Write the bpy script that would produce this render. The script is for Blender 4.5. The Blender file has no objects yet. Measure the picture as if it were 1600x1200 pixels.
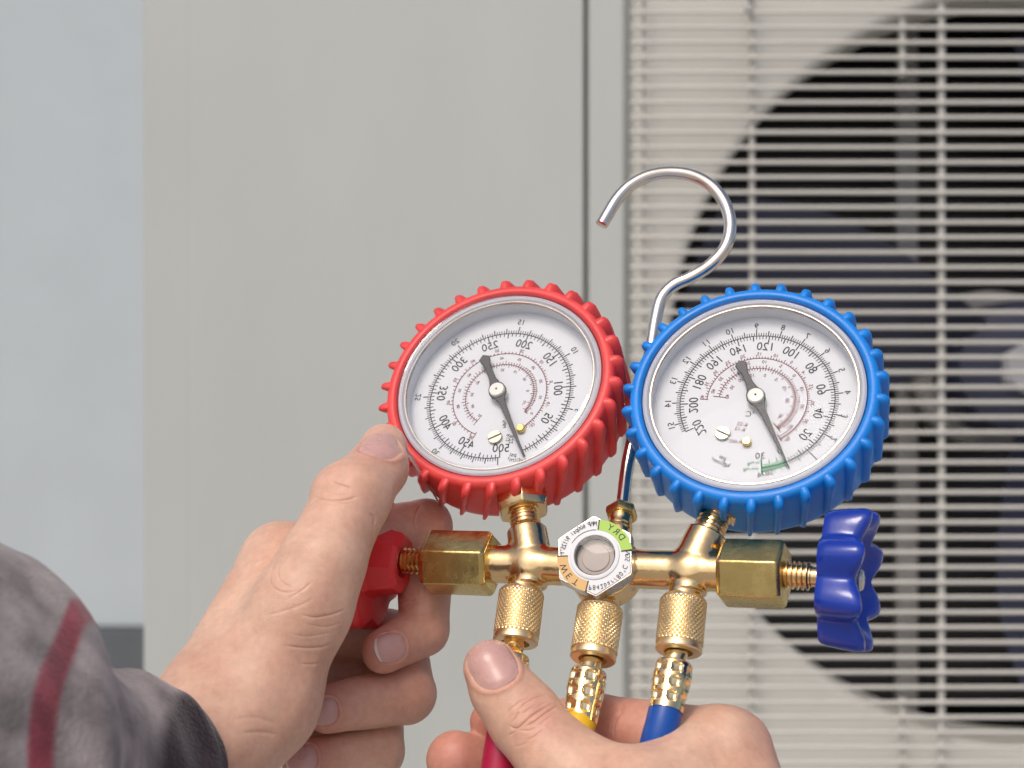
import bpy, bmesh, math, random
import numpy as np
from mathutils import Vector, Matrix, noise as mnoise
import openvdb

random.seed(4)
R = math.radians
# ------------------------------------------------------------------ camera, world, sun
S = 0.0002            # one model unit (0.2 mm) in metres
D = 2750.0            # camera to the manifold, in model units
ZC = 1.25             # camera height above the ground, metres
sc = bpy.context.scene
col = sc.collection

cam_d = bpy.data.cameras.new("camera")
cam_d.sensor_width = 36
cam_d.lens = 36 * D / 1600
cam_d.clip_start = 0.02
cam_d.clip_end = 500
cam_d.dof.use_dof = True
cam_d.dof.focus_distance = (D + 50) * S
cam_d.dof.aperture_fstop = 15
cam = bpy.data.objects.new("camera", cam_d)
cam.location = (0, -D * S, ZC)
cam.rotation_euler = (R(90), 0, 0)
col.objects.link(cam)
sc.camera = cam

SUN_EL, SUN_AZ = R(52), R(205)      # azimuth clockwise from +Y: behind the camera, to its left
w = bpy.data.worlds.new("World")
sc.world = w
w.use_nodes = True
wn = w.node_tree
sky = wn.nodes.new("ShaderNodeTexSky")
sky.sky_type = 'NISHITA'
sky.sun_disc = False
sky.sun_elevation = SUN_EL
sky.sun_rotation = SUN_AZ
sky.air_density = 0.7
sky.dust_density = 4.0
sky.ozone_density = 0.6
wn.links.new(sky.outputs[0], wn.nodes["Background"].inputs[0])
wn.nodes["Background"].inputs[1].default_value = 0.15
sun_d = bpy.data.lights.new("sun", 'SUN')
sun_d.energy = 1.25
sun_d.angle = R(20)
sun_d.color = (1.0, 0.93, 0.82)
sun = bpy.data.objects.new("sun", sun_d)
sv = Vector((math.sin(SUN_AZ) * math.cos(SUN_EL), math.cos(SUN_AZ) * math.cos(SUN_EL), math.sin(SUN_EL)))
sun.rotation_euler = (-sv).to_track_quat('-Z', 'Y').to_euler()
sun.location = sv * 8 + Vector((0, 0, 2))
col.objects.link(sun)
vs = sc.view_settings
vs.view_transform = 'Standard'
vs.look = 'None'
vs.gamma = 1
vs.exposure = -0.06

# ------------------------------------------------------------------ helpers
def U(px, py, dep=0.0):
    """photo position and depth (away from the camera) -> model units"""
    k = (D + dep) / D
    return Vector(((px - 800) * k, dep, (600 - py) * k))

def Wm(v):
    return Vector((v[0] * S, v[1] * S, v[2] * S + ZC))

def tag(o, label=None, cat=None, group=None, kind=None):
    if label: o["label"] = label
    if cat: o["category"] = cat
    if group: o["group"] = group
    if kind: o["kind"] = kind
    return o

def thing(name, at, label, cat, group=None):
    e = bpy.data.objects.new(name, None)
    e.empty_display_size = 0.02
    e.location = Wm(at)
    col.objects.link(e)
    return tag(e, label, cat, group)

def world_loc(o):
    v = Vector(o.location)
    while o.parent:
        o = o.parent
        v += Vector(o.location)
    return v

def link(name, me, mat, parent=None, label=None, kind=None):
    o = bpy.data.objects.new(name, me)
    if mat and not me.materials: me.materials.append(mat)
    if parent: o.parent = parent
    col.objects.link(o)
    if label: o["label"] = label
    if kind: o["kind"] = kind
    return o

def mk(name, verts, faces, mat, parent=None, smooth=True, label=None, kind=None, sharp=None, metres=False):
    """one mesh object; verts in model units, stored relative to the parent"""
    me = bpy.data.meshes.new(name)
    a = np.asarray([tuple(v) for v in verts], dtype=np.float64) if not isinstance(verts, np.ndarray) else verts.astype(np.float64)
    if not metres:
        a = a * S
        a[:, 2] += ZC
    if parent: a = a - np.array(world_loc(parent))
    if isinstance(faces, np.ndarray):
        n, k = faces.shape
        me.vertices.add(len(a)); me.loops.add(n * k); me.polygons.add(n)
        me.vertices.foreach_set("co", a.astype(np.float32).ravel())
        me.loops.foreach_set("vertex_index", faces.astype(np.int32).ravel())
        me.polygons.foreach_set("loop_start", np.arange(0, n * k, k, dtype=np.int32))
        me.update(calc_edges=True)
    else:
        me.from_pydata([tuple(v) for v in a], [], [tuple(f) for f in faces])
    me.validate()
    if smooth:
        me.polygons.foreach_set("use_smooth", [True] * len(me.polygons))
        if sharp: me.set_sharp_from_angle(angle=R(sharp))
    return link(name, me, mat, parent, label, kind)

def fix_normals(me):
    bm = bmesh.new(); bm.from_mesh(me)
    bmesh.ops.recalc_face_normals(bm, faces=bm.faces)
    bm.to_mesh(me); bm.free()

def basis(axis, ref=None):
    a = Vector(axis).normalized()
    ref = Vector(ref) if ref is not None else (Vector((0, 0, 1)) if abs(a.z) < 0.9 else Vector((1, 0, 0)))
    b = (ref - a * ref.dot(a)).normalized()
    c = a.cross(b)
    return a, b, c

def rings(ring_list, cap0=True, cap1=True):
    n = len(ring_list[0])
    V, F = [], []
    for r in ring_list: V += r
    for i in range(len(ring_list) - 1):
        for j in range(n):
            k = (j + 1) % n
            F.append((i * n + j, i * n + k, (i + 1) * n + k, (i + 1) * n + j))
    if cap0: F.append(tuple(range(n - 1, -1, -1)))
    if cap1: F.append(tuple(range((len(ring_list) - 1) * n, len(ring_list) * n)))
    return V, F

def lathe(name, o, axis, prof, mat, parent, n=64, ref=None, rf=None, smooth=True, sharp=35, phase=0.0, cap0=True, cap1=True, label=None, kind=None):
    """prof = [(radius, height along axis)]; rf(theta, r, h) -> (r, h, dtheta)"""
    a, b, c = basis(axis, ref)
    o = Vector(o)
    rl = []
    for (r, h) in prof:
        ring = []
        for j in range(n):
            th = 2 * math.pi * j / n + phase
            rr, hh, dt = (r, h, 0) if rf is None else rf(th, r, h)
            ring.append(o + a * hh + (b * math.cos(th + dt) + c * math.sin(th + dt)) * rr)
        rl.append(ring)
    V, F = rings(rl, cap0, cap1)
    ob = mk(name, V, F, mat, parent, smooth, label, kind, sharp)
    fix_normals(ob.data)
    return ob

def smooth_path(pts, per=8):
    """Catmull-Rom through points"""
    P = [Vector(p) for p in pts]
    P = [P[0] * 2 - P[1]] + P + [P[-1] * 2 - P[-2]]
    out = []
    for i in range(1, len(P) - 2):
        for k in range(per):
            t = k / per
            p0, p1, p2, p3 = P[i - 1], P[i], P[i + 1], P[i + 2]
            out.append(0.5 * ((2 * p1) + (p2 - p0) * t + (2 * p0 - 5 * p1 + 4 * p2 - p3) * t * t + (3 * p1 - p0 - 3 * p2 + p3) * t ** 3))
    out.append(P[-2].copy())
    return out

def tube(name, pts, rad, mat, parent, n=16, caps=True, label=None, kind=None, bev=0.0):
    rl = []
    L = len(pts)
    up = None
    for i, p in enumerate(pts):
        t = (pts[min(i + 1, L - 1)] - pts[max(i - 1, 0)]).normalized()
        if up is None: up = basis(t)[1]
        up = (up - t * up.dot(t)).normalized()
        c = t.cross(up)
        r = rad(i / (L - 1)) if callable(rad) else rad
        rl.append([p + (up * math.cos(2 * math.pi * j / n) + c * math.sin(2 * math.pi * j / n)) * r for j in range(n)])
    if bev:
        for e, s_, q in ((0, pts[0] - pts[1], pts[0]), (-1, pts[-1] - pts[-2], pts[-1])):
            d = s_.normalized() * bev
            extra = [q + d + (v - q) * 0.75 for v in rl[e]]
            rl = [extra] + rl if e == 0 else rl + [extra]
    V, F = rings(rl, caps, caps)
    ob = mk(name, V, F, mat, parent, True, label, kind, 40)
    fix_normals(ob.data)
    return ob

def bm_obj(name, bm, mat, parent, smooth=False, sharp=30, label=None, kind=None):
    """bm already in metres relative to the parent"""
    me = bpy.data.meshes.new(name)
    bmesh.ops.recalc_face_normals(bm, faces=bm.faces)
    bm.to_mesh(me); bm.free()
    if smooth:
        me.polygons.foreach_set("use_smooth", [True] * len(me.polygons))
        me.set_sharp_from_angle(angle=R(sharp))
    return link(name, me, mat, parent, label, kind)

# ------------------------------------------------------------------ materials
def mat(name, colr=(0.5, 0.5, 0.5), rough=0.5, metal=0.0, var=0.0, vscale=60.0, bump=0.0, bscale=400.0, rvar=0.0,
        coat=0.0, sss=0.0, spec=0.5, tint=None, detail=4.0, stretch=None):
    m = bpy.data.materials.new(name); m.use_nodes = True
    nt = m.node_tree; b = nt.nodes["Principled BSDF"]
    b.inputs["Base Color"].default_value = (*colr, 1)
    b.inputs["Roughness"].default_value = rough
    b.inputs["Metallic"].default_value = metal
    b.inputs["Specular IOR Level"].default_value = spec
    if coat:
        b.inputs["Coat Weight"].default_value = coat
        b.inputs["Coat Roughness"].default_value = 0.12
    tc = nt.nodes.new("ShaderNodeTexCoord")
    src = tc.outputs["Object"]
    if stretch:
        mp = nt.nodes.new("ShaderNodeMapping"); mp.inputs["Scale"].default_value = stretch
        nt.links.new(src, mp.inputs[0]); src = mp.outputs[0]
    if var or rvar or tint:
        n1 = nt.nodes.new("ShaderNodeTexNoise"); n1.inputs["Scale"].default_value = vscale; n1.inputs["Detail"].default_value = detail
        n1.inputs["Roughness"].default_value = 0.6
        nt.links.new(src, n1.inputs["Vector"])
        if var or tint:
            rp = nt.nodes.new("ShaderNodeValToRGB")
            c0 = tint if tint else tuple(max(0, c * (1 - var)) for c in colr)
            c1 = colr if tint else tuple(min(1, c * (1 + var)) for c in colr)
            rp.color_ramp.elements[0].position = 0.3; rp.color_ramp.elements[1].position = 0.7
            rp.color_ramp.elements[0].color = (*c0, 1); rp.color_ramp.elements[1].color = (*c1, 1)
            nt.links.new(n1.outputs["Fac"], rp.inputs[0]); nt.links.new(rp.outputs[0], b.inputs["Base Color"])
        if rvar:
            mr = nt.nodes.new("ShaderNodeMapRange")
            mr.inputs["From Min"].default_value = 0.3; mr.inputs["From Max"].default_value = 0.7
            mr.inputs["To Min"].default_value = max(0.02, rough - rvar); mr.inputs["To Max"].default_value = rough + rvar
            nt.links.new(n1.outputs["Fac"], mr.inputs["Value"]); nt.links.new(mr.outputs[0], b.inputs["Roughness"])
    if bump:
        n2 = nt.nodes.new("ShaderNodeTexNoise"); n2.inputs["Scale"].default_value = bscale; n2.inputs["Detail"].default_value = 3
        nt.links.new(src, n2.inputs["Vector"])
        bp = nt.nodes.new("ShaderNodeBump"); bp.inputs["Strength"].default_value = bump; bp.inputs["Distance"].default_value = 0.0005
        nt.links.new(n2.outputs["Fac"], bp.inputs["Height"]); nt.links.new(bp.outputs[0], b.inputs["Normal"])
    return m

M = {}
M['brass'] = mat('cast brass', (0.88, 0.64, 0.33), 0.18, 1.0, 0, 90, 0.25, 260, 0.08, tint=(0.76, 0.52, 0.26))
M['brass_nut'] = mat('machined brass', (0.78, 0.60, 0.24), 0.26, 1.0, 0, 120, 0.22, 420, 0.06, tint=(0.62, 0.46, 0.17))
M['brass_knurl'] = mat('knurled brass', (0.90, 0.71, 0.42), 0.36, 1.0, 0.08, 150, 0, 300, 0.05)
M['brass_pale'] = mat('polished pale brass', (0.92, 0.72, 0.40), 0.16, 1.0, 0.06, 150, 0.1, 300, 0.04)
M['chrome'] = mat('chromed steel', (0.84, 0.75, 0.65), 0.16, 1.0, 0.04, 200, 0.05, 500, 0.04)
M['steel'] = mat('nickel steel', (0.62, 0.60, 0.56), 0.25, 1.0, 0.05, 200, 0.1, 500, 0.05)
M['red_rubber'] = mat('red rubber', (0.76, 0.065, 0.062), 0.42, 0, 0.10, 110, 0.12, 900, 0.08)
M['blue_rubber'] = mat('blue rubber', (0.004, 0.215, 0.70), 0.40, 0, 0.10, 110, 0.12, 900, 0.08)
M['red_plastic'] = mat('red moulded plastic', (0.80, 0.045, 0.05), 0.36, 0, 0.06, 80, 0.2, 900, 0.06)
M['blue_plastic'] = mat('dark blue moulded plastic', (0.005, 0.035, 0.34), 0.22, 0, 0.1, 80, 0.08, 500, 0.05, coat=0.3)
M['dial'] = mat('white dial enamel', (0.66, 0.675, 0.70), 0.55, 0, 0.01, 60)
M['pan'] = mat('white dial pan', (0.72, 0.735, 0.76), 0.35)
M['ink'] = mat('black dial print', (0.025, 0.025, 0.03), 0.6)
M['ink_red'] = mat('dark red dial print', (0.20, 0.03, 0.035), 0.6)
M['ink_green'] = mat('green dial print', (0.03, 0.26, 0.09), 0.6)
M['needle'] = mat('charcoal needle paint', (0.085, 0.082, 0.085), 0.5, 0, 0.08, 200)
M['cap'] = mat('cream hub cap', (0.78, 0.76, 0.68), 0.35)
M['screw'] = mat('screw metal', (0.50, 0.47, 0.39), 0.4, 1.0, 0.1, 300)
M['label'] = mat('white enamel label', (0.68, 0.69, 0.70), 0.4, 0, 0.02, 100)
M['label_green'] = mat('lime label print', (0.34, 0.56, 0.055), 0.45)
M['label_tan'] = mat('tan label print', (0.64, 0.38, 0.12), 0.45)
M['paper'] = mat('indicator paper', (0.50, 0.43, 0.37), 0.6, 0, 0.08, 150)
M['yellow_hose'] = mat('yellow hose rubber', (0.80, 0.47, 0.01), 0.35, 0, 0.05, 100)
M['blue_hose'] = mat('blue hose rubber', (0.006, 0.075, 0.36), 0.35, 0, 0.06, 100)
M['red_hose'] = mat('crimson hose rubber', (0.42, 0.012, 0.06), 0.38, 0, 0.1, 100)
M['ac_paint'] = mat('beige powder coat', (0.475, 0.492, 0.462), 0.5, 0, 0.035, 9, 0.05, 350, stretch=(1, 1, 0.35))
M['ac_plate'] = mat('beige inner plate', (0.74, 0.73, 0.67), 0.5, 0, 0.035, 12)
M['wire'] = mat('grille wire coating', (0.58, 0.57, 0.52), 0.42, 0, 0.03, 40)
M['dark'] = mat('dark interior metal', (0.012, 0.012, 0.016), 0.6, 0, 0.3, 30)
M['fins'] = mat('coil fins', (0.07, 0.068, 0.072), 0.45, 0.1, 0.35, 20, stretch=(1, 1, 40))
M['blade'] = mat('fan blade plastic', (0.04, 0.044, 0.08), 0.4, 0, 0.2, 15)
M['strut'] = mat('motor strut metal', (0.42, 0.41, 0.40), 0.5, 0.0, 0.2, 30)
M['hub'] = mat('fan hub plastic', (0.5, 0.5, 0.52), 0.4)
M['wall'] = mat('pale blue render', (0.485, 0.535, 0.555), 0.85, 0, 0.03, 6, 0.3, 120)
M['plinth'] = mat('grey plinth render', (0.11, 0.125, 0.135), 0.85, 0, 0.12, 8, 0.4, 90)
M['ground'] = mat('concrete ground', (0.36, 0.35, 0.33), 0.85, 0, 0.15, 2.5, 0.5, 60)

def clear(name, tintc, ior=1.45, rough=0.0, gl=1.0):
    m = bpy.data.materials.new(name); m.use_nodes = True
    nt = m.node_tree; nt.nodes.clear()
    o = nt.nodes.new("ShaderNodeOutputMaterial"); mx = nt.nodes.new("ShaderNodeMixShader")
    t = nt.nodes.new("ShaderNodeBsdfTransparent"); t.inputs[0].default_value = (*tintc, 1)
    g = nt.nodes.new("ShaderNodeBsdfGlossy"); g.inputs["Roughness"].default_value = rough
    f = nt.nodes.new("ShaderNodeFresnel"); f.inputs[0].default_value = ior
    ge = nt.nodes.new("ShaderNodeNewGeometry"); mi = nt.nodes.new("ShaderNodeMapRange")
    mi.inputs["To Min"].default_value = ior; mi.inputs["To Max"].default_value = 1 / ior
    nt.links.new(ge.outputs["Backfacing"], mi.inputs["Value"]); nt.links.new(mi.outputs[0], f.inputs[0])
    nt.links.new(f.outputs[0], mx.inputs[0]); nt.links.new(t.outputs[0], mx.inputs[1]); nt.links.new(g.outputs[0], mx.inputs[2])
    nt.links.new(mx.outputs[0], o.inputs[0])
    return m
M['lens'] = clear('clear gauge lens', (0.97, 0.975, 0.98), 1.11)
M['lens_rim'] = clear('clear lens rim', (0.86, 0.86, 0.88), 1.7, 0.03)
M['window'] = clear('sight window glass', (0.93, 0.93, 0.95), 1.3)

def skin_material():
    m = mat('skin', (0.60, 0.36, 0.265), 0.42)
    nt = m.node_tree; b = nt.nodes["Principled BSDF"]
    tc = nt.nodes.new("ShaderNodeTexCoord")
    def noise(scale, detail=4, rough=0.6):
        n = nt.nodes.new("ShaderNodeTexNoise"); n.inputs["Scale"].default_value = scale; n.inputs["Detail"].default_value = detail
        n.inputs["Roughness"].default_value = rough
        nt.links.new(tc.outputs["Object"], n.inputs["Vector"]); return n
    n1 = noise(55)
    rp = nt.nodes.new("ShaderNodeValToRGB"); e = rp.color_ramp.elements
    e[0].position = 0.32; e[0].color = (0.60, 0.338, 0.24, 1)
    e[1].position = 0.68; e[1].color = (0.715, 0.465, 0.338, 1)
    nt.links.new(n1.outputs["Fac"], rp.inputs[0])
    # pinker skin over knuckles, tips and pads: a painted pigment attribute
    at = nt.nodes.new("ShaderNodeAttribute"); at.attribute_name = "flush"
    mx = nt.nodes.new("ShaderNodeMix"); mx.data_type = 'RGBA'
    nt.links.new(at.outputs["Fac"], mx.inputs[0]); nt.links.new(rp.outputs[0], mx.inputs[6])
    mx.inputs[7].default_value = (0.60, 0.255, 0.195, 1)
    n2 = noise(420, 2)
    mr = nt.nodes.new("ShaderNodeMapRange"); mr.inputs["To Min"].default_value = 0.93; mr.inputs["To Max"].default_value = 1.06
    mr.inputs["From Min"].default_value = 0.3; mr.inputs["From Max"].default_value = 0.7
    nt.links.new(n2.outputs["Fac"], mr.inputs["Value"])
    vm = nt.nodes.new("ShaderNodeVectorMath"); vm.operation = 'SCALE'
    nt.links.new(mx.outputs[2], vm.inputs[0]); nt.links.new(mr.outputs[0], vm.inputs["Scale"])
    nt.links.new(vm.outputs[0], b.inputs["Base Color"])
    b.inputs["Subsurface Weight"].default_value = 0.35
    b.inputs["Subsurface Radius"].default_value = (1.0, 0.32, 0.16)
    b.inputs["Subsurface Scale"].default_value = 0.0022
    b.inputs["Roughness"].default_value = 0.46
    b.inputs["Specular IOR Level"].default_value = 0.42
    # fine skin cells and hair-thin lines
    vo = nt.nodes.new("ShaderNodeTexVoronoi"); vo.feature = 'DISTANCE_TO_EDGE'; vo.inputs["Scale"].default_value = 1150
    nz = noise(300, 3)
    md = nt.nodes.new("ShaderNodeVectorMath"); md.operation = 'SCALE'; md.inputs["Scale"].default_value = 0.0016
    nt.links.new(nz.outputs["Color"], md.inputs[0])
    ad = nt.nodes.new("ShaderNodeVectorMath"); ad.operation = 'ADD'
    nt.links.new(tc.outputs["Object"], ad.inputs[0]); nt.links.new(md.outputs[0], ad.inputs[1])
    nt.links.new(ad.outputs[0], vo.inputs["Vector"])
    b1 = nt.nodes.new("ShaderNodeBump"); b1.inputs["Strength"].default_value = 0.32; b1.inputs["Distance"].default_value = 0.00025
    nt.links.new(vo.outputs["Distance"], b1.inputs["Height"])
    n3 = noise(140, 5, 0.7)
    b2 = nt.nodes.new("ShaderNodeBump"); b2.inputs["Strength"].default_value = 0.32; b2.inputs["Distance"].default_value = 0.0006
    nt.links.new(n3.outputs["Fac"], b2.inputs["Height"]); nt.links.new(b1.outputs[0], b2.inputs["Normal"])
    nt.links.new(b2.outputs[0], b.inputs["Normal"])
    return m
M['skin'] = skin_material()
M['nail'] = mat('fingernail', (0.60, 0.35, 0.31), 0.28, 0, 0.05, 120, 0.05, 300, 0.03)
M['nail_edge'] = mat('fingernail free edge', (0.72, 0.60, 0.52), 0.35)
_b = M['nail'].node_tree.nodes["Principled BSDF"]
_b.inputs["Subsurface Weight"].default_value = 0.3; _b.inputs["Subsurface Scale"].default_value = 0.0012
_b.inputs["Subsurface Radius"].default_value = (1, .35, .25)

# ------------------------------------------------------------------ the setting
gs = 60.0
mk("ground", [(-gs, -gs, 0), (gs, -gs, 0), (gs, gs, 0), (-gs, gs, 0)], [(0, 1, 2, 3)], M['ground'], None, False, kind="structure", metres=True)

def box_bm(bm, x0, x1, y0, y1, z0, z1, bev=0.0, seg=2):
    vs_ = [bm.verts.new(p) for p in ((x0, y0, z0), (x1, y0, z0), (x1, y1, z0), (x0, y1, z0), (x0, y0, z1), (x1, y0, z1), (x1, y1, z1), (x0, y1, z1))]
    fs = [bm.faces.new([vs_[i] for i in q]) for q in ((3, 2, 1, 0), (4, 5, 6, 7), (0, 1, 5, 4), (1, 2, 6, 5), (2, 3, 7, 6), (3, 0, 4, 7))]
    if bev:
        es = list({e for f in fs for e in f.edges})
        bmesh.ops.bevel(bm, geom=es, offset=bev, segments=seg, affect='EDGES', profile=0.6)

def box(name, x0, x1, y0, y1, z0, z1, m, parent, bev=0.0, label=None):
    o = world_loc(parent) if parent else Vector((0, 0, 0))
    bm = bmesh.new()
    box_bm(bm, x0 - o.x, x1 - o.x, y0 - o.y, y1 - o.y, z0 - o.z, z1 - o.z, bev)
    return bm_obj(name, bm, m, parent, bool(bev), 50, label)

# the wall far to the left, with a grey plinth
YW = 2.6
kw = (D * S + YW) / (D * S)
zpl = ZC - (978 - 600) * S * kw
wl = bpy.data.objects.new("house_wall", None); wl.location = (-1.5, YW, 0); col.objects.link(wl)
tag(wl, "pale blue plastered wall with grey plinth behind the air conditioner", "wall")
box("wall_face", -4.5, 1.5, YW, YW + 0.2, zpl, 3.4, M['wall'], wl)
box("plinth", -4.5, 1.5, YW - 0.02, YW + 0.2, 0.0, zpl - 0.004, M['plinth'], wl, 0.004)

# ------------------------------------------------------------------ air conditioner
YA = 0.66
ka = (D * S + YA) / (D * S)
def AX(px): return (px - 800) * S * ka
def AZ(py): return ZC + (600 - py) * S * ka
ac = bpy.data.objects.new("air_conditioner", None); ac.location = (AX(1250), YA + 0.2, 0.35); col.objects.link(ac)
tag(ac, "beige outdoor air conditioner unit with wire grille over a dark fan", "air conditioner")
zt, zb = AZ(-330), AZ(1560)
xr = AX(2450)
# left service panel with a shallow pressed fold, as a profiled sheet
prof = [(222, .045), (222, .006), (224, .002), (228, 0), (294, 0), (297, .00025), (300, 0), (910, 0), (913, .002), (914, .006), (914, .045)]
def sheet(name, prof, z0, z1, m):
    V = [(AX(x), YA + y, z0) for x, y in prof] + [(AX(x), YA + y, z1) for x, y in prof]
    n = len(prof)
    return mk(name, V, [(i, i + 1, n + i + 1, n + i) for i in range(n - 1)], m, ac, False, metres=True)
sheet("service_panel", prof, zb, zt, M['ac_paint'])
# front panel round the grille: a rectangular frame with a pressed edge stepping back to the inner plate
GX0, GX1, GZ1, GZ0 = AX(982), AX(2320), AZ(-90), AZ(1430)
PX0 = AX(917)
def front_panel():
    lv = []
    def rect(x0, x1, z0, z1, y): return [(x0, y, z0), (x1, y, z0), (x1, y, z1), (x0, y, z1)]
    lv.append(rect(PX0, xr, zb, zt, YA + .045))
    lv.append(rect(PX0, xr, zb, zt, YA + .006))
    lv.append(rect(PX0 + .002, xr - .002, zb, zt, YA))
    e = .004
    lv.append(rect(GX0 - e, GX1 + e, GZ0 - e, GZ1 + e, YA))
    lv.append(rect(GX0, GX1, GZ0, GZ1, YA + .004))
    lv.append(rect(GX0 + .002, GX1 - .002, GZ0 + .002, GZ1 - .002, YA + .014))
    V, F = rings(lv, False, False)
    mk("front_panel", V, F, M['ac_paint'], ac, True, sharp=40, metres=True)
front_panel()
# inner plate with the round fan opening and its rolled bell mouth
FCX, FCZ, FR = AX(1652), AZ(574), 602 * S * ka
def orifice():
    n = 128; V, F = [], []
    yp = YA + .014
    x0, x1, z0, z1 = GX0 - .004, GX1 + .004, GZ0 - .004, GZ1 + .004
    loops = []
    outer = []
    for j in range(n):
        th = 2 * math.pi * j / n
        c, s_ = math.cos(th), math.sin(th)
        tx = ((x1 - FCX) / c if c > 0 else (x0 - FCX) / c) if abs(c) > 1e-6 else 1e9
        tz = ((z1 - FCZ) / s_ if s_ > 0 else (z0 - FCZ) / s_) if abs(s_) > 1e-6 else 1e9
        t = min(tx, tz)
        outer.append((FCX + c * t, yp, FCZ + s_ * t))
    loops.append(outer)
    for dr, dy in ((.008, 0), (.005, .0006), (.0025, .0022), (.0006, .005), (0, .010), (0, .075)):
        loops.append([(FCX + math.cos(2 * math.pi * j / n) * (FR + dr), yp + dy, FCZ + math.sin(2 * math.pi * j / n) * (FR + dr)) for j in range(n)])
    V, F = rings(loops, False, False)
    mk("fan_shroud", V, F, M['ac_plate'], ac, True, sharp=60, metres=True)
orifice()
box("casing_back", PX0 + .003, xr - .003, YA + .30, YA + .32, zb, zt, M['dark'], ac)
box("casing_back_side", AX(222), PX0 - .002, YA + .30, YA + .32, zb, zt, M['ac_paint'], ac)
box("casing_side", AX(222) - 0.0, AX(222) + .003, YA + .046, YA + .298, zb, zt, M['ac_paint'], ac)
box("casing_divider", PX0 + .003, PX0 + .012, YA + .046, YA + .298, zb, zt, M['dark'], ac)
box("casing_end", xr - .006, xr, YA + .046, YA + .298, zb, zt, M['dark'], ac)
box("casing_top", AX(222), xr, YA - .004, YA + .325, zt + .001, zt + .012, M['ac_paint'], ac, .003)
box("casing_base", AX(222), xr, YA - .004, YA + .325, zb - .012, zb - .001, M['ac_paint'], ac, .003)
# coil fins behind the fan: fine horizontal tube rows
bm = bmesh.new(); o_ = world_loc(ac)
zz = AZ(1200)
while zz < AZ(0):
    box_bm(bm, AX(1010) - o_.x, AX(2200) - o_.x, YA + .272 - o_.y, YA + .284 - o_.y, zz - o_.z, zz + .007 - o_.z)
    zz += .0125
bm_obj("coil_fins", bm, M['fins'], ac, kind="stuff")
# motor bracket: two upright struts and the motor
for xs in (1418, 1790):
    xc = (xs - 800) * S * (D * S + YA + .2) / (D * S)
    box("motor_strut", xc - .0088, xc + .0088, YA + .200, YA + .215, AZ(1280), AZ(-120), M['strut'], ac, .003)
oo = Vector((FCX / S, (YA + .09) / S, (FCZ - ZC) / S))
lathe("fan_motor", oo + Vector((0, .075 / S, 0)), (0, 1, 0), [(0.02 / S, 0), (.058 / S, 0), (.062 / S, .004 / S), (.062 / S, .045 / S), (.05 / S, .052 / S)], M['strut'], ac, 40)
lathe("fan_hub", oo, (0, -1, 0), [(.050 / S, -.06 / S), (.050 / S, .0), (.046 / S, .008 / S), (.03 / S, .013 / S), (.0131 / S, .0145 / S)], M['blade'], ac, 48)
lathe("hub_nut", oo + Vector((-4, -.016 / S, 0)), (0, -1, 0), [(.019 / S, -.004 / S), (.019 / S, .005 / S), (.016 / S, .009 / S)], M['hub'], ac, 6, smooth=False)
def blade(a0):
    V, F = [], []
    nr, na = 10, 14
    for side in (0, 1):
        for i in range(nr):
            t = i / (nr - 1)
            r = .045 + (FR - .012 - .045) * t
            sw = R(46) + R(14) * math.sin(t * 2.2)
            for j in range(na):
                u = j / (na - 1)
                th = a0 + (u - .5) * sw + R(22) * t
                y = YA + .062 + .075 * (u - .1) * (0.75 + .25 * t) + .010 * math.sin(u * math.pi) + side * .003
                V.append((FCX + r * math.cos(th), y, FCZ + r * math.sin(th)))
    o = nr * na
    for i in range(nr - 1):
        for j in range(na - 1):
            a = i * na + j
            F.append((a, a + 1, a + na + 1, a + na)); F.append((o + a, o + a + na, o + a + na + 1, o + a + 1))
    for i in range(nr - 1):
        for j in (0, na - 1):
            a = i * na + j; F.append((a, a + na, o + a + na, o + a))
    for j in range(na - 1):
        for i in (0, nr - 1):
            a = i * na + j; F.append((a, a + 1, o + a + 1, o + a))
    ob = mk("fan_blade", V, F, M['blade'], ac, True, sharp=50, metres=True); fix_normals(ob.data)
for k in range(3): blade(R(38 + 120 * k))
# grille: horizontal wires in front of upright wires
def wire(name, p0, p1, r, first=None):
    o = world_loc(ac)
    if first is None:
        n = 10
        a, b, c = basis(p1 - p0)
        V, F = rings([[p + (b * math.cos(2 * math.pi * j / n) + c * math.sin(2 * math.pi * j / n)) * r - p0 for j in range(n)] for p in (p0, p1)])
        me = bpy.data.meshes.new(name); me.from_pydata([tuple(v) for v in V], [], F)
        me.polygons.foreach_set("use_smooth", [True] * len(me.polygons)); me.set_sharp_from_angle(angle=R(60))
    else: me = first
    ob = link(name, me, M['wire'], ac); ob.location = p0 - o
    return me
py, me0 = 18.9 + 2.6 - 23.35 * 3, None
while py < 1440:
    me0 = wire("grille_bar", Vector((GX0 + .001, YA - .004, AZ(py))), Vector((GX1 - .001, YA - .004, AZ(py))), .0015, me0)
    py += 23.35
def upright(px, y0, y1, r=.0021):
    wire("grille_upright", Vector((AX(px), YA + .0005, AZ(y1))), Vector((AX(px), YA + .0005, AZ(y0))), r)
upright(1006, -36, 1426, .0016); upright(1175, -36, 1426); upright(1471, -36, 1426, .0026); upright(1767, -36, 1426, .0026)
upright(1410, 20, 120, .0022); upright(1410, 1090, 1210, .0022)
for yy in (-6, 16):
    lathe("grille_screw", Vector((AX(1168) / S, (YA - .006) / S, (AZ(yy) - ZC) / S)), (0, -1, 0), [(.003 / S, -.004 / S), (.003 / S, 0), (.002 / S, .0015 / S)], M['strut'], ac, 12)

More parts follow.
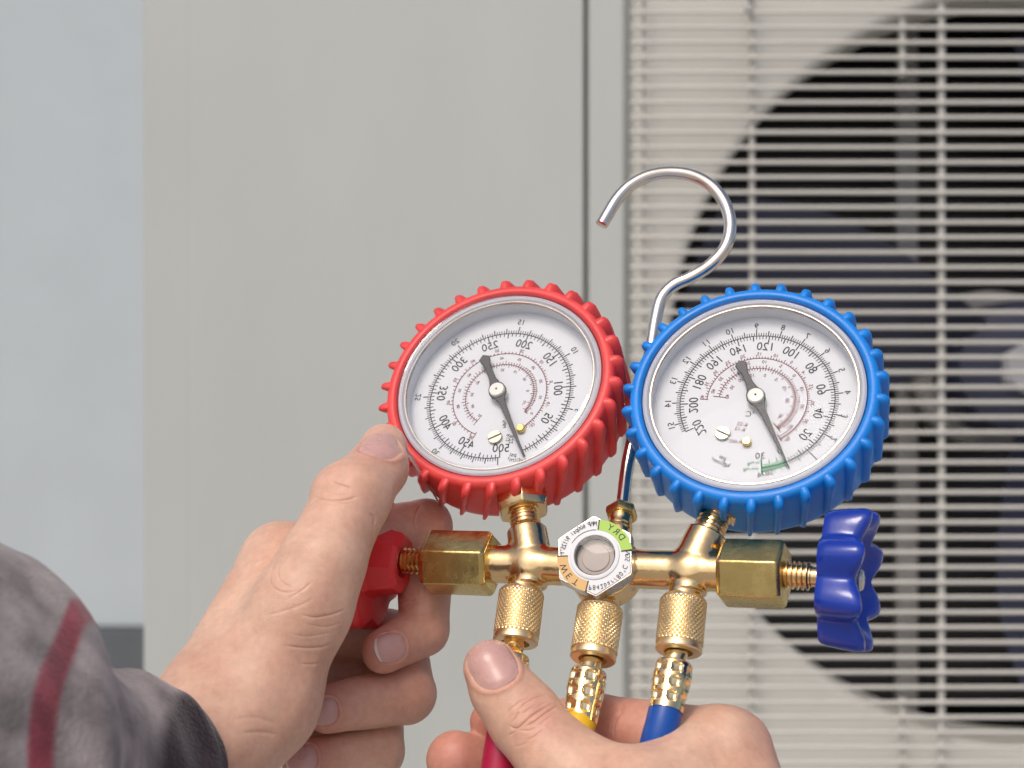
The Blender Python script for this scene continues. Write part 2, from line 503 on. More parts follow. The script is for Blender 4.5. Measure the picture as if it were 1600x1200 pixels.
# ------------------------------------------------------------------ manifold frame
PSI, PIT = R(20), R(30)
ex = Vector((math.cos(PSI), -math.sin(PSI), -0.035)).normalized()
en = Vector((-math.cos(PIT) * math.sin(PSI), -math.cos(PIT) * math.cos(PSI), math.sin(PIT)))
en = (en - ex * en.dot(ex)).normalized()
eu = en.cross(ex)
def bdep(px): return -0.364 * (px - 940)
def bar(px, py=None):
    return U(px, py if py is not None else 882 + (px - 790) * 11 / 320, bdep(px))

# signed distance fields on a grid -> one continuous mesh
class Field:
    def __init__(s, lo, hi, vox):
        s.lo = np.array(lo, float); s.vox = vox
        n = np.ceil((np.array(hi, float) - s.lo) / vox).astype(int) + 1
        ax = [s.lo[i] + vox * np.arange(n[i]) for i in range(3)]
        s.P = np.stack(np.meshgrid(*ax, indexing='ij'), -1).astype(np.float32)
    def mesh(s, d):
        g = openvdb.FloatGrid(); g.background = 50.0
        g.copyFromArray(np.ascontiguousarray(np.clip(d, -50, 50)).astype(np.float32))
        pts, quads = g.convertToQuads(0.0)
        return pts * s.vox + s.lo, quads
def cap(P, a, ra, b, rb):
    a = np.array(a, np.float32); ba = np.array(b, np.float32) - a
    pa = P - a
    t = np.clip((pa @ ba) / max(float(ba @ ba), 1e-6), 0, 1)
    return np.linalg.norm(pa - t[..., None] * ba, axis=-1) - (ra + t * (rb - ra))
def cyl(P, a, b, r):
    """flat ended cylinder"""
    a = np.array(a, np.float32); ba = np.array(b, np.float32) - a; L = np.linalg.norm(ba); u = ba / L
    t = (P - a) @ u
    q = np.linalg.norm((P - a) - t[..., None] * u, axis=-1) - r
    h = np.abs(t - L / 2) - L / 2
    return np.minimum(np.maximum(q, h), 0) + np.sqrt(np.maximum(q, 0) ** 2 + np.maximum(h, 0) ** 2)
def smin(a, b, k):
    h = np.clip(0.5 + 0.5 * (b - a) / k, 0, 1)
    return b + (a - b) * h - k * h * (1 - h)

mani = thing("manifold_gauge_set", bar(940) - eu * 60,
             "brass manifold set with a red and a blue pressure gauge held in both hands", "gauge set")

# ---- cast body
gauge_c = {'red': (U(777, 596, 170), U(792, 624, 215)), 'blue': (U(1176, 610, 15), U(1193, 642, 60))}
Tl, Tr = bar(831), bar(1079)
dl = (gauge_c['red'][1] - Tl).normalized(); dr_ = (gauge_c['blue'][1] - Tr).normalized()
ctr = bar(943)
hex_c = ctr + en * 54 - eu * 4
hose_top = {'red': U(816, 920, bdep(826) - 18), 'yellow': U(939, 945, -24), 'blue': U(1069, 932, bdep(1076) - 20)}
hose_bot = {'red': U(805, 1005, bdep(826) - 58), 'yellow': U(926, 1031, -70), 'blue': U(1060, 1019, bdep(1076) - 60)}
fld = Field((-80, -140, -350), (345, 140, -170), 1.6)
P = fld.P
d = cyl(P, bar(766), bar(1130), 30.5)
d = smin(d, cap(P, Tl, 34, Tl + dl * 52, 31), 10)
d = smin(d, cyl(P, Tl + dl * 20, Tl + dl * 62, 32), 5)
d = smin(d, cap(P, Tr, 34, Tr + dr_ * 50, 31), 10)
d = smin(d, cyl(P, Tr + dr_ * 20, Tr + dr_ * 66, 32), 5)
for key, T in (('red', Tl), ('yellow', ctr), ('blue', Tr)):
    dn = (hose_bot[key] - hose_top[key]).normalized()
    d = smin(d, cap(P, T, 31, T + dn * 14, 29), 8)
    hl = (hose_top[key] - T).length
    d = smin(d, cyl(P, T, T + dn * (hl - 7), 28), 2)
    d = smin(d, cyl(P, T, hose_top[key] + dn * 2, 24.5), 3)
d = smin(d, cyl(P, ctr - en * 30, ctr + en * 15, 58), 6)
d = smin(d, cap(P, ctr - en * 14, 36, ctr - eu * 26 - en * 6, 36), 10)
d = smin(d, cyl(P, ctr, ctr + eu * 62 + ex * 14, 21), 5)
pv, pf = fld.mesh(d)
mk("manifold_body", pv, pf, M['brass'], mani, True)
del P, d, fld

# ---- valve spindles, packing nuts, handwheels
def hex_nut(name, o, axis, across, L, m, parent, ref=None, ch=7.0, bev=2.0, phase=0.0):
    a, b, c = basis(axis, ref)
    base = world_loc(parent)
    rr = across / math.sqrt(3)
    bm = bmesh.new()
    rl = []
    for r, h in ((rr * .9, 0), (rr, ch), (rr, L - ch), (rr * .9, L)):
        rl.append([bm.verts.new((Wm(o + a * h + (b * math.cos(phase + k * math.pi / 3) + c * math.sin(phase + k * math.pi / 3)) * r) - base)) for k in range(6)])
    for i in range(3):
        for k in range(6): bm.faces.new((rl[i][k], rl[i][(k + 1) % 6], rl[i + 1][(k + 1) % 6], rl[i + 1][k]))
    bm.faces.new(rl[0][::-1]); bm.faces.new(rl[3])
    bmesh.ops.bevel(bm, geom=list(bm.edges), offset=bev * S, segments=3, affect='EDGES', profile=0.6)
    return bm_obj(name, bm, m, parent, True, 24)

def thread_prof(r, L, pitch, depth):
    pr = [(r - depth, 0)]
    h = pitch * .5
    while h < L - pitch * .5:
        pr += [(r - depth, h - pitch * .3), (r, h - pitch * .08), (r, h + pitch * .08), (r - depth, h + pitch * .3)]
        h += pitch
    pr.append((r - depth, L))
    return pr

nutL0, nutL1 = bar(771, 881), bar(670, 878)
nutR0, nutR1 = bar(1129, 895), bar(1228, 898)
hex_nut("packing_nut", nutL0, nutL1 - nutL0, 92, (nutL1 - nutL0).length, M['brass_nut'], mani, en, 6, 2.5, R(-5))
hex_nut("packing_nut", nutR0, nutR1 - nutR0, 92, (nutR1 - nutR0).length, M['brass_nut'], mani, en, 6, 2.5, R(4))
def spindle(p0, p1, fr=.72):
    ax = p1 - p0; L = ax.length
    sp = lathe("valve_spindle", p0, ax, [(12, -6)] + thread_prof(21.5, L * fr, 7.6, 5.0) + [(15, L * (fr + .02)), (15, L + 34)], M['brass'], mani, 40)
spindle(nutL1, bar(628, 876), .97); spindle(nutR1, bar(1284, 902))

def handwheel(o, axis, m, parent, inner_boss, phase=0.0, RW=108, T=62, lobes=8):
    """lobed wheel; axis points outward (away from the manifold)"""
    def lobe(th): return (0.5 + 0.5 * math.cos(lobes * th)) ** 0.75
    def rf(th, r, h):
        wgt = min(1, max(0, (r / RW - .45) / .5))
        l = lobe(th)
        r2 = r * (1 - wgt * .17 * (1 - l))
        hi = max(0, h / T - .35) / .65
        r2 *= 1 + .05 * l * wgt * hi
        h2 = h + (9 * l - 7 * (1 - l)) * wgt * hi
        return r2, h2, 0
    pr = [(20, 6), (RW * .55, 6), (RW * .72, 3), (RW * .86, 0), (RW * .93, 1), (RW * .965, 5), (RW * .985, 14), (RW, T * .5), (RW * 1.0, T * .8), (RW * .985, T * .92), (RW * .95, T * .98),
          (RW * .88, T), (RW * .80, T * .985), (RW * .74, T * .92), (RW * .69, T * .78), (RW * .60, T * .66), (RW * .48, T * .60), (RW * .36, T * .60), (RW * .30, T * .64), (RW * .27, T * .74), (RW * .24, T * .78), (8, T * .78)]
    wh = lathe("handwheel", o, axis, pr, m, parent, 192, en, rf, sharp=38, phase=phase)
    if inner_boss:
        lathe("wheel_boss", o, axis, [(20, -36), (26, -46), (42, -48), (50, -42), (58, -2), (66, 9)], m, wh, 8, en, smooth=True, sharp=20, phase=R(12))
    else:
        lathe("wheel_boss", o, axis, [(24, -8), (34, -6), (38, 9)], m, wh, 32, en)
    scw = lathe("wheel_screw", o, axis, [(17, T * .60), (17, T * .84), (14, T * .9), (5, T * .93)], M['steel'], wh, 24, en)
    return wh
handwheel(bar(590, 877), -ex, M['red_plastic'], mani, True, R(20), RW=120)
handwheel(bar(1290, 903), ex, M['blue_plastic'], mani, False, R(6))

# ---- text and dial print
def glyphs(txt):
    cu = bpy.data.curves.new("txt", 'FONT'); cu.body = txt; cu.size = 1.0; cu.align_x = 'CENTER'; cu.align_y = 'CENTER'; cu.resolution_u = 3
    ob = bpy.data.objects.new("txt", cu); col.objects.link(ob)
    bpy.context.view_layer.update()
    me = ob.evaluated_get(bpy.context.evaluated_depsgraph_get()).to_mesh()
    V = [v.co.copy() for v in me.vertices]; F = [tuple(p.vertices) for p in me.polygons]
    bpy.data.objects.remove(ob); bpy.data.curves.remove(cu)
    return V, F
_gc = {}
class Print:
    """flat print collected on one plane: frame (o, e1 right, e2 up, n)"""
    def __init__(s, o, e1, e2, n): s.o, s.e1, s.e2, s.n, s.V, s.F = o, e1, e2, n, [], []
    def pt(s, x, y, h=0): return s.o + s.e1 * x + s.e2 * y + s.n * h
    def poly(s, pts):
        b = len(s.V); s.V += [s.pt(*p) for p in pts]; s.F.append(tuple(range(b, b + len(pts))))
    def bar(s, a, b, w_):
        ax, ay = a; bx, by = b; dx, dy = bx - ax, by - ay; L = math.hypot(dx, dy) or 1
        nx, ny = -dy / L * w_ / 2, dx / L * w_ / 2
        s.poly([(ax + nx, ay + ny), (ax - nx, ay - ny), (bx - nx, by - ny), (bx + nx, by + ny)])
    def tick(s, r0, r1, th, w_):
        s.bar((r0 * math.cos(th), r0 * math.sin(th)), (r1 * math.cos(th), r1 * math.sin(th)), w_)
    def arc(s, r, t0, t1, w_, n=90):
        b = len(s.V)
        for i in range(n + 1):
            t = t0 + (t1 - t0) * i / n
            s.V.append(s.pt((r - w_ / 2) * math.cos(t), (r - w_ / 2) * math.sin(t))); s.V.append(s.pt((r + w_ / 2) * math.cos(t), (r + w_ / 2) * math.sin(t)))
        for i in range(n): s.F.append((b + 2 * i, b + 2 * i + 1, b + 2 * i + 3, b + 2 * i + 2))
    def text(s, txt, x, y, rot, size, sx=1.0):
        """mirrored lettering as in the photograph; rot = direction of the letters' tops minus 90 degrees"""
        if txt not in _gc: _gc[txt] = glyphs(txt)
        V, F = _gc[txt]; b = len(s.V); c, q = math.cos(rot), math.sin(rot)
        for v in V:
            vx, vy = -v.x * size * sx, v.y * size
            s.V.append(s.pt(x + vx * c - vy * q, y + vx * q + vy * c))
        s.F += [tuple(b + i for i in reversed(f)) for f in F]
    def rtext(s, txt, r, th, size, inward=False, sx=1.0):
        s.text(txt, r * math.cos(th), r * math.sin(th), th - math.pi / 2 + (math.pi if inward else 0), size, sx)
    def ctext(s, txt, r, th0, th1, size, sx=1.0):
        n = len(txt)
        for i, ch in enumerate(txt):
            if ch != ' ': s.rtext(ch, r, th0 + (th1 - th0) * i / max(1, n - 1), size, False, sx)
    def build(s, name, m, parent): return mk(name, s.V, s.F, m, parent, False)

def pix_on_plane(px, py, o, e1, e2, n):
    c = Vector((0, -D, 0)); dvec = U(px, py, 0) - c
    t = (o - c).dot(n) / dvec.dot(n)
    q = c + dvec * t - o
    return q.dot(e1), q.dot(e2)

# ---- gauges
RL = 180.0
def gauge(key):
    red = key == 'red'
    fc, bc = gauge_c[key]
    n = (fc - bc).normalized()
    n = Vector((-.28, -.80, .53) if red else (-.23, -.82, .525)).normalized()
    e1 = (Vector((1, 0, 0)) - n * n.x).normalized(); e2 = n.cross(e1)
    bootm = M['red_rubber'] if red else M['blue_rubber']
    # boot: lip, side wall, back
    prof_ = [(RL - 3, -40), (RL - 2, -6), (RL + 1, -1.5), (RL + 4, 0), (RL + 11, -1), (RL + 15, -4), (RL + 17, -9), (RL + 18, -20), (RL + 17.5, -96), (RL + 16, -106), (RL + 10, -112), (RL - 60, -114), (30, -115)]
    boot = lathe("pressure_gauge", fc, n, prof_, bootm, mani, 160, e2, sharp=50, cap0=False,
                 label=("gauge in a red ribbed rubber boot reading to 500" if red else "gauge in a blue ribbed rubber boot reading to 220"))
    # ribs
    N = 30
    slant = R(12) if red else R(4)
    V0 = None
    for k in range(N):
        th = 2 * math.pi * (k + (.3 if red else .1)) / N
        rl = []
        bf = 1.5 if red else 1.25
        for i, (h, wd, ht) in enumerate(((-1.5, 3.0, 8), (-4, 5.5, 15), (-11, 7.0, 18.5), (-24, 6.6, 18), (-50, 5.0, 15.5), (-80, 4.2, 14.5), (-100, 3.8, 13), (-109, 2.8, 6))):
            a = th + slant * (h / 100)
            ht -= 2 if red else 3.5
            er = e1 * math.cos(a) + e2 * math.sin(a); et = -e1 * math.sin(a) + e2 * math.cos(a)
            r0 = RL + 12
            c0 = fc + n * h
            rl.append([c0 + er * r0 - et * wd * bf, c0 + er * (r0 + ht * .72 + 4) - et * wd, c0 + er * (r0 + ht + 4) - et * wd * .5, c0 + er * (r0 + ht + 4) + et * wd * .5, c0 + er * (r0 + ht * .72 + 4) + et * wd, c0 + er * r0 + et * wd * bf])
        V, F = rings(rl)
        ob = mk("rib", V, F, bootm, boot, True, sharp=70); fix_normals(ob.data)
    # pan, dial, lens
    hd = -40
    lathe("dial_pan", fc, n, [(RL - 16, hd - 4), (RL - 15, hd + 1), (RL - 13, -10), (RL - 11, -5), (RL - 7, -3.5), (RL - 4, -6), (RL - 3.4, -30)], M['pan'], boot, 128, e2, cap0=False, cap1=False)
    lathe("bezel_ring", fc, n, [(RL - 19, -8), (RL - 17, -5), (RL - 15.5, -5), (RL - 14.5, -8)], M['chrome'], boot, 128, e2, cap0=False, cap1=False)
    lathe("dial", fc, n, [(RL - 12, hd - 5), (RL - 12, hd), (2, hd)], M['dial'], boot, 96, e2, cap0=False)
    lathe("lens_rim", fc, n, [(RL - 17, 4.5), (RL - 12, 3.4), (RL - 10.5, 1.5), (RL - 8, 2.2), (RL - 3, 0.2), (RL - 2.4, -4)], M['lens_rim'], boot, 128, e2, cap0=False, cap1=False)
    lathe("lens", fc, n, [(RL - 16.8, 4.4), (RL * .6, 7.0), (RL * .3, 8.2), (1, 8.6)], M['lens'], boot, 96, e2, cap0=False, cap1=True)
    od = fc + n * (hd + 0.6)
    A = (od, e1, e2, n)
    def zp(zx, zy):   # zoomed photo coordinates of this gauge
        return ((570 if red else 970) + zx * .35, (410 if red else 420) + zy * .35)
    hubx, huby = pix_on_plane(*zp(*((592, 573) if red else (603, 571))), od + n * 12, e1, e2, n)
    cx, cy = 0, 0
    # dial centre sits under the hub
    o2 = od + e1 * hubx + e2 * huby
    A = (o2, e1, e2, n)
    def ang(zx, zy):
        x, y = pix_on_plane(*zp(zx, zy), o2, e1, e2, n); return math.atan2(y, x), math.hypot(x, y)
    if red: a0, a1 = ang(716, 868)[0], ang(602, 890)[0]; vmax = 500.0
    else: a0, a1 = ang(742, 868)[0], ang(300, 722)[0]; vmax = 220.0
    while a1 < a0: a1 += 2 * math.pi
    if a1 - a0 < math.pi: a1 += 2 * math.pi
    TH = lambda v: a0 + (a1 - a0) * v / vmax
    rt = 123.0
    pk, prd, pg = Print(*A), Print(*A), Print(*A)
    pk.arc(rt, TH(0), TH(vmax), 1.3, 140)
    kg = 14.2233
    if red:
        for i in range(101):
            v = i * 5
            L = 13 if i % 10 == 0 else (10 if i % 5 == 0 else 6.5)
            pk.tick(rt - L, rt, TH(v), 1.25 if L < 9 else 1.7)
        for i in range(0, 176):
            v = i * .2 * kg
            if v > vmax: break
            L = 14 if i % 25 == 0 else (10 if i % 5 == 0 else 6)
            pk.tick(rt, rt + L, TH(v), 1.15 if L < 9 else 1.6)
        for v in range(50, 501, 50):
            inw = v <= 100 or v >= 400
            if v == 500:
                pk.text('500', *pix_on_plane(*zp(608, 830), *A), R(-8), 22, .92); continue
            pk.rtext(str(v), 103 if v not in (500,) else 99, TH(v) - (.06 if v == 500 else 0), 22, inw, .92)
        for v in (5, 10, 15, 20, 25, 30):
            pk.rtext(str(v), 146, TH(v * kg), 14.5, v < 6 or v > 25)
        pk.text("psi", *pix_on_plane(*zp(662, 858), *A), R(-12), 11); pk.text("kgf/cm²", *pix_on_plane(*zp(678, 882), *A), R(-14), 11)
        pk.text("MPa", *pix_on_plane(*zp(622, 722), *A), R(-90), 9); pk.text("R22", *pix_on_plane(*zp(655, 790), *A), R(80), 10); pk.text("R12", *pix_on_plane(*zp(640, 783), *A), R(80), 9)
        r1, r2 = 82, 62
        prd.arc(r1, TH(20), TH(455), 1.3); prd.arc(r2 - 2, TH(40), TH(440), 1.0); 
        def ser(labels, v0, v1, r, inward, size): 
            for k, t in enumerate(labels): prd.rtext(t, r, TH(v0 + (v1 - v0) * k / (len(labels) - 1)), size, inward)
        ser(["-30", "-10", "0", "10", "20", "30", "40", "50", "60", "70", "80"], 28, 452, r1 + 8, False, 8.5)
        ser(["0", "10", "20", "30", "35", "40", "50", "60", "70", "80"], 45, 380, r2 + 11, False, 7.5)
        ser(["-10", "0", "10", "15", "20", "30", "40", "50", "60", "70"], 60, 435, r2 - 13, False, 7.5)
        for i in range(72):
            v = 20 + 435 * (i / 71) ** 1.25
            prd.tick(r1, r1 + (6 if i % 5 == 0 else 3.5), TH(v), 1.1)
        for i in range(64):
            v = 40 + 400 * (i / 63) ** 1.35
            prd.tick(r2 - 2, r2 + (5 if i % 5 == 0 else 3), TH(v), 1.05)
            v = 45 + 390 * (i / 63) ** 1.15
            prd.tick(r2 - (8 if i % 5 == 0 else 5), r2 - 2, TH(v), 1.05)
        prd.arc(r2 + 3, TH(60), TH(170), .7); prd.tick(r1 - 4, r1 + 8, TH(455), 1.0); prd.tick(r2 - 9, r2 + 7, TH(440), 1.0)
        tip, tail = (712, 872), (532, 412)
    else:
        for i in range(111):
            v = i * 2
            L = 13 if i % 10 == 0 else (9.5 if i % 5 == 0 else 6.5)
            pk.tick(rt - L, rt, TH(v), 1.2 if L < 9 else 1.7)
        for i in range(0, 155):
            v = i * .1 * kg
            if v > vmax: break
            L = 13 if i % 10 == 0 else (9.5 if i % 5 == 0 else 6)
            pk.tick(rt, rt + L, TH(v), 1.15 if L < 9 else 1.6)
        for v in range(20, 221, 20): pk.rtext(str(v), 102, TH(v) + .03, 21.5, v <= 40 or v >= 180, .92)
        pk.rtext("0", 101, TH(-1), 15, True)
        for v in range(1, 16): pk.rtext(str(v), 142, TH(v * kg), 15.0, v <= 3 or v > 14)
        # vacuum scale in green
        av, _ = ang(628, 878)
        while av > a0: av -= 2 * math.pi
        if a0 - av > 2: av += 2 * math.pi
        TV = lambda q: a0 + (av - a0) * q / 30
        pg.arc(rt, TV(0), TV(30), 2.8, 20); pg.arc(rt + 5, TV(0), TV(30), .9, 20)
        for i in range(31):
            L = 13 if i % 10 == 0 else (9 if i % 5 == 0 else 6)
            pg.tick(rt - L, rt, TV(i), 1.2) if i % 2 == 0 else None
        for i in range(20): pg.tick(rt, rt + (12 if i % 5 == 0 else 7), TV(i * 4 * 30 / 76), 1.1)
        pg.tick(rt - 16, rt + 14, TV(30), 2.0)
        pk.text("30", *pix_on_plane(*zp(622, 836), *A), R(-6), 16)
        pg.text("in Hg", *pix_on_plane(*zp(592, 866), *A), R(-3), 9); pg.text("cm Hg", *pix_on_plane(*zp(580, 893), *A), R(-3), 9)
        pk.text("5076", *pix_on_plane(*zp(645, 915), *A), R(6), 13); pk.text("0", *pix_on_plane(*zp(745, 884), *A), R(20), 10)
        pk.text("psi", *pix_on_plane(*zp(456, 842), *A), R(-28), 11); pk.text("kgf/cm²", *pix_on_plane(*zp(445, 864), *A), R(-30), 11)
        pk.text("°C", *pix_on_plane(*zp(578, 650), *A), R(-14), 14)
        prd.text("R-22", *pix_on_plane(*zp(542, 695), *A), R(-22), 9); prd.text("R-12", *pix_on_plane(*zp(532, 717), *A), R(-22), 9)
        prd.text("R-502", *pix_on_plane(*zp(512, 772), *A), R(-16), 8.5)
        r1, r2 = 80, 62
        prd.arc(r1, TH(4), TH(196), 1.1); prd.arc(r2 - 1, TH(8), TH(192), .9)
        prd.arc(r1 - 4, TH(4), TH(22), .9); prd.arc(r2 + 5, TH(14), TH(60), .7)
        def ser(labels, v0, v1, r, inward, size):
            for k, t in enumerate(labels): prd.rtext(t, r, TH(v0 + (v1 - v0) * (k / (len(labels) - 1)) ** .85), size, inward)
        ser(["-40", "-30", "-20", "-15", "-4", "0", "10", "15", "20", "25", "30", "35", "40"], 8, 194, r1 + 8, False, 8.5)
        ser(["-30", "-20", "-10", "0", "5", "10", "20", "25", "30", "40"], 18, 186, r2 + 11, False, 8.5)
        ser(["-40", "-30", "-15", "-5", "0", "10", "20", "30", "40"], 22, 190, r2 - 14, False, 8.5)
        for i in range(80):
            v = 4 + 192 * (i / 79) ** 1.2
            prd.tick(r1, r1 + (6.5 if i % 5 == 0 else 3.5), TH(v), 1.15)
        for i in range(60):
            v = 8 + 184 * (i / 59) ** 1.35
            prd.tick(r2 - 1, r2 + (6 if i % 5 == 0 else 3.5), TH(v), 1.1)
            v = 8 + 184 * (i / 59) ** 1.2
            prd.tick(r2 - (8 if i % 5 == 0 else 5), r2 - 1, TH(v), 1.1)
        prd.tick(r1 - 2, r1 + 11, TH(196), 1.3); prd.tick(r2 - 12, r2 + 9, TH(192), 1.3); prd.tick(r1 - 8, r1 + 6, TH(4), 1.5); prd.tick(r2 - 12, r2 + 8, TH(8), 1.5)
        tip, tail = (742, 868), (522, 412)
    pk.build("dial_print", M['ink'], boot); prd.build("temperature_print", M['ink_red'], boot)
    if not red: pg.build("vacuum_print", M['ink_green'], boot)
    # screws on the dial
    for k, (sx_, sy_) in enumerate(((583, 784), (699, 747)) if red else ((455, 738), (563, 778))):
        x, y = pix_on_plane(*zp(sx_, sy_), *A)
        p = o2 + e1 * x + e2 * y
        r = (12, 7.5)[k]
        if k == 0:
            # slotted head: two half discs with a gap
            aa = R(18 if red else -35)
            for sgn in (-1, 1):
                u1 = e1 * math.cos(aa) + e2 * math.sin(aa); u2 = (-e1 * math.sin(aa) + e2 * math.cos(aa)) * sgn
                loop = [p + u1 * (r * math.cos(t)) + u2 * (1.6 + (r - 1.6) * math.sin(t)) for t in [math.pi * q / 14 for q in range(15)]]
                V, F = rings([[q for q in loop], [q + n * 4 for q in loop], [p + (q - p) * .93 + u2 * .2 + n * 5 for q in loop]])
                ob = mk("dial_screw", V, F, M['screw'], boot, True, sharp=30); fix_normals(ob.data)
        else:
            lathe("stop_pin", p, n, [(r, 0), (r, 7), (r * .8, 8.5), (r * .35, 8.5)], M['brass_nut'], boot, 20)
    # needle and hub
    hn = 14
    tx, ty = pix_on_plane(*zp(*tip), o2 + n * hn, e1, e2, n); lx, ly = pix_on_plane(*zp(*tail), o2 + n * hn, e1, e2, n)
    hx, hy = pix_on_plane(*zp(*((592, 573) if red else (603, 571))), o2 + n * hn, e1, e2, n)
    at_, Lt = math.atan2(ty - hy, tx - hx), math.hypot(tx - hx, ty - hy)
    Ll = math.hypot(lx - hx, ly - hy)
    c_, s_ = math.cos(at_), math.sin(at_)
    half = [(-Ll, 0), (-Ll + 7, 9.5), (-Ll + 14, 9), (-Ll + 26, 5.2), (-26, 6.2), (-15, 9.5), (-9, 13.5), (0, 15.5), (9, 13.5), (15, 9), (24, 5.6), (Lt * .55, 3.6), (Lt * .8, 2.3), (Lt * .97, 1.2), (Lt, 0.3)]
    out = half + [(x, -y) for x, y in half[::-1][:-1]]
    f = lambda x, y, h: o2 + e1 * (hx + x * c_ - y * s_) + e2 * (hy + x * s_ + y * c_) + n * h
    V, F = rings([[f(x, y, hn - 2) for x, y in out], [f(x, y, hn + .6) for x, y in out], [f(x * .997, y * .8, hn + 1.4) for x, y in out]])
    ob = mk("needle", V, F, M['needle'], boot, False); fix_normals(ob.data)
    hc = f(0, 0, 0)
    lathe("needle_cap", hc, n, [(13.2, -1), (13.2, hn + 4.5), (12, hn + 6.5), (1.4, hn + 7)], M['cap'], boot, 32)
    lathe("needle_pivot", hc, n, [(1.7, hn + 6), (1.7, hn + 7.6)], M['ink'], boot, 12)
    return boot, fc, n, e1, e2

gr = gauge('red')
gb = gauge('blue')

# gauge stems
for (T, dd, off, key) in ((Tl, dl, 62, 'red'), (Tr, dr_, 66, 'blue')):
    q = T + dd * off
    lathe("gauge_stem", q, dd, [(17, -4)] + [(r, h) for r, h in thread_prof(25, 30, 7, 3.0)] + [(22, 31), (27, 33), (28, 38)], M['brass'], mani, 40)
    hex_nut("stem_block", q + dd * 34, dd, 80 if key == 'red' else 70, 40 if key == 'red' else 26, M['brass'], mani, en, 12, 3, R(14))

# ---- sight glass
def sight():
    c = hex_c; n = (en * .8 + Vector((-.04, -.5, .12))).normalized()
    e1 = (Vector((1, 0, -0.05)) - n * n.dot(Vector((1, 0, -0.05)))).normalized(); e2 = n.cross(e1)
    rr = 66.0
    base = world_loc(mani)
    bm = bmesh.new(); rl = []
    for r, h in ((rr * .9, -36), (rr, -30), (rr, -3), (rr * .97, 0), (rr * .9, 0)):
        rl.append([bm.verts.new(Wm(c + n * h + (e1 * math.cos(R(93) + k * math.pi / 3) + e2 * math.sin(R(93) + k * math.pi / 3)) * r) - base) for k in range(6)])
    for i in range(4):
        for k in range(6): bm.faces.new((rl[i][k], rl[i][(k + 1) % 6], rl[i + 1][(k + 1) % 6], rl[i + 1][k]))
    bm.faces.new(rl[0][::-1])
    bmesh.ops.bevel(bm, geom=[e for e in bm.edges if not e.is_boundary], offset=1.2 * S, segments=2, affect='EDGES')
    sg = bm_obj("sight_glass", bm, M['steel'], mani, True, 25)
    # white label plate with a hole
    nseg = 96; l0, l1 = [], []
    for j in range(nseg):
        t = 2 * math.pi * j / nseg
        k = (t - R(93)) % (math.pi / 3) - math.pi / 6
        r = rr * .95 * math.cos(math.pi / 6) / math.cos(k)
        l0.append(c + n * .8 + (e1 * math.cos(t) + e2 * math.sin(t)) * r); l1.append(c + n * .8 + (e1 * math.cos(t) + e2 * math.sin(t)) * 37)
    V, F = rings([l0, l1], False, False)
    mk("label_plate", V, F, M['label'], sg, False)
    lathe("window_ring", c, n, [(39, .2), (38.5, 2.5), (35, 3.4), (32.5, 3), (31.5, 0), (31, -16)], M['label'], sg, 64, e2, cap0=False, cap1=False)
    lathe("window_seat", c, n, [(31.2, -2), (30, -2.2), (29.5, -14)], M['ink'], sg, 48, e2, cap0=False, cap1=False)
    lathe("indicator", c, n, [(30, -13), (22, -12.5), (21, -10.5), (1, -10.5)], M['paper'], sg, 48, e2, cap0=False)
    lathe("window", c, n, [(31, 1), (22, 1.5), (10, 1.9), (1, 2.0)], M['window'], sg, 48, e2, cap0=False)
    A = (c + n * 1.3, e1, e2, n)
    def seg(name, t0, t1, m):
        p = Print(*A); p.arc(50, R(t0), R(t1), 17, 24); p.build(name, m, sg)
    seg("dry_band", 8, 84, M['label_green']); seg("wet_band", 180, 258, M['label_tan'])
    k = Print(c + n * 1.7, e1, e2, n)
    for t in (8, 84, 180, 258): k.tick(41.5, 58.5, R(t), 1.8)
    k.arc(41.5, R(88), R(150), .8, 20)
    k.ctext("DRY", 50, R(35), R(62), 14.5); k.ctext("WET", 50, R(203), R(236), 14.5)
    k.ctext("MWP 600psi 9/125°F", 51, R(91), R(175), 11, .85)
    k.ctext("P842bar/80°C SGN", 51, R(264), R(364), 11, .85)
    k.build("label_print", M['ink'], sg)
sight()

# ---- hanging hook and its fitting
hb = ctr + eu * 62 + ex * 14
hk_axis = (U(976, 764, 95) - hb).normalized()
lathe("hook_stub", hb, hk_axis, [(16, -6)] + thread_prof(20, 24, 8, 2.5) + [(18, 25), (18, 40)], M['brass'], mani, 36)
lathe("hook_collar", hb + hk_axis * 32, hk_axis, [(16, -1), (24, 1), (26, 6), (26, 15), (23, 20), (17, 21)], M['brass_nut'], mani, 6, en, sharp=20)
hp = [(973, 772, 92), (979, 735, 112), (990, 680, 142), (1004, 610, 180), (1016, 550, 210), (1024, 500, 232), (1033, 467, 245), (1052, 446, 252), (1082, 432, 250), (1112, 412, 246), (1134, 385, 250), (1141, 352, 262), (1133, 319, 278), (1113, 292, 292), (1083, 275, 300), (1048, 270, 303), (1014, 275, 300), (985, 290, 292), (965, 310, 282), (951, 332, 272), (940, 351, 262)]
tube("hook", smooth_path([hb + hk_axis * 46] + [U(*p) for p in hp[1:]], 6), 10.9, M['chrome'], mani, 20, True, bev=1.2)

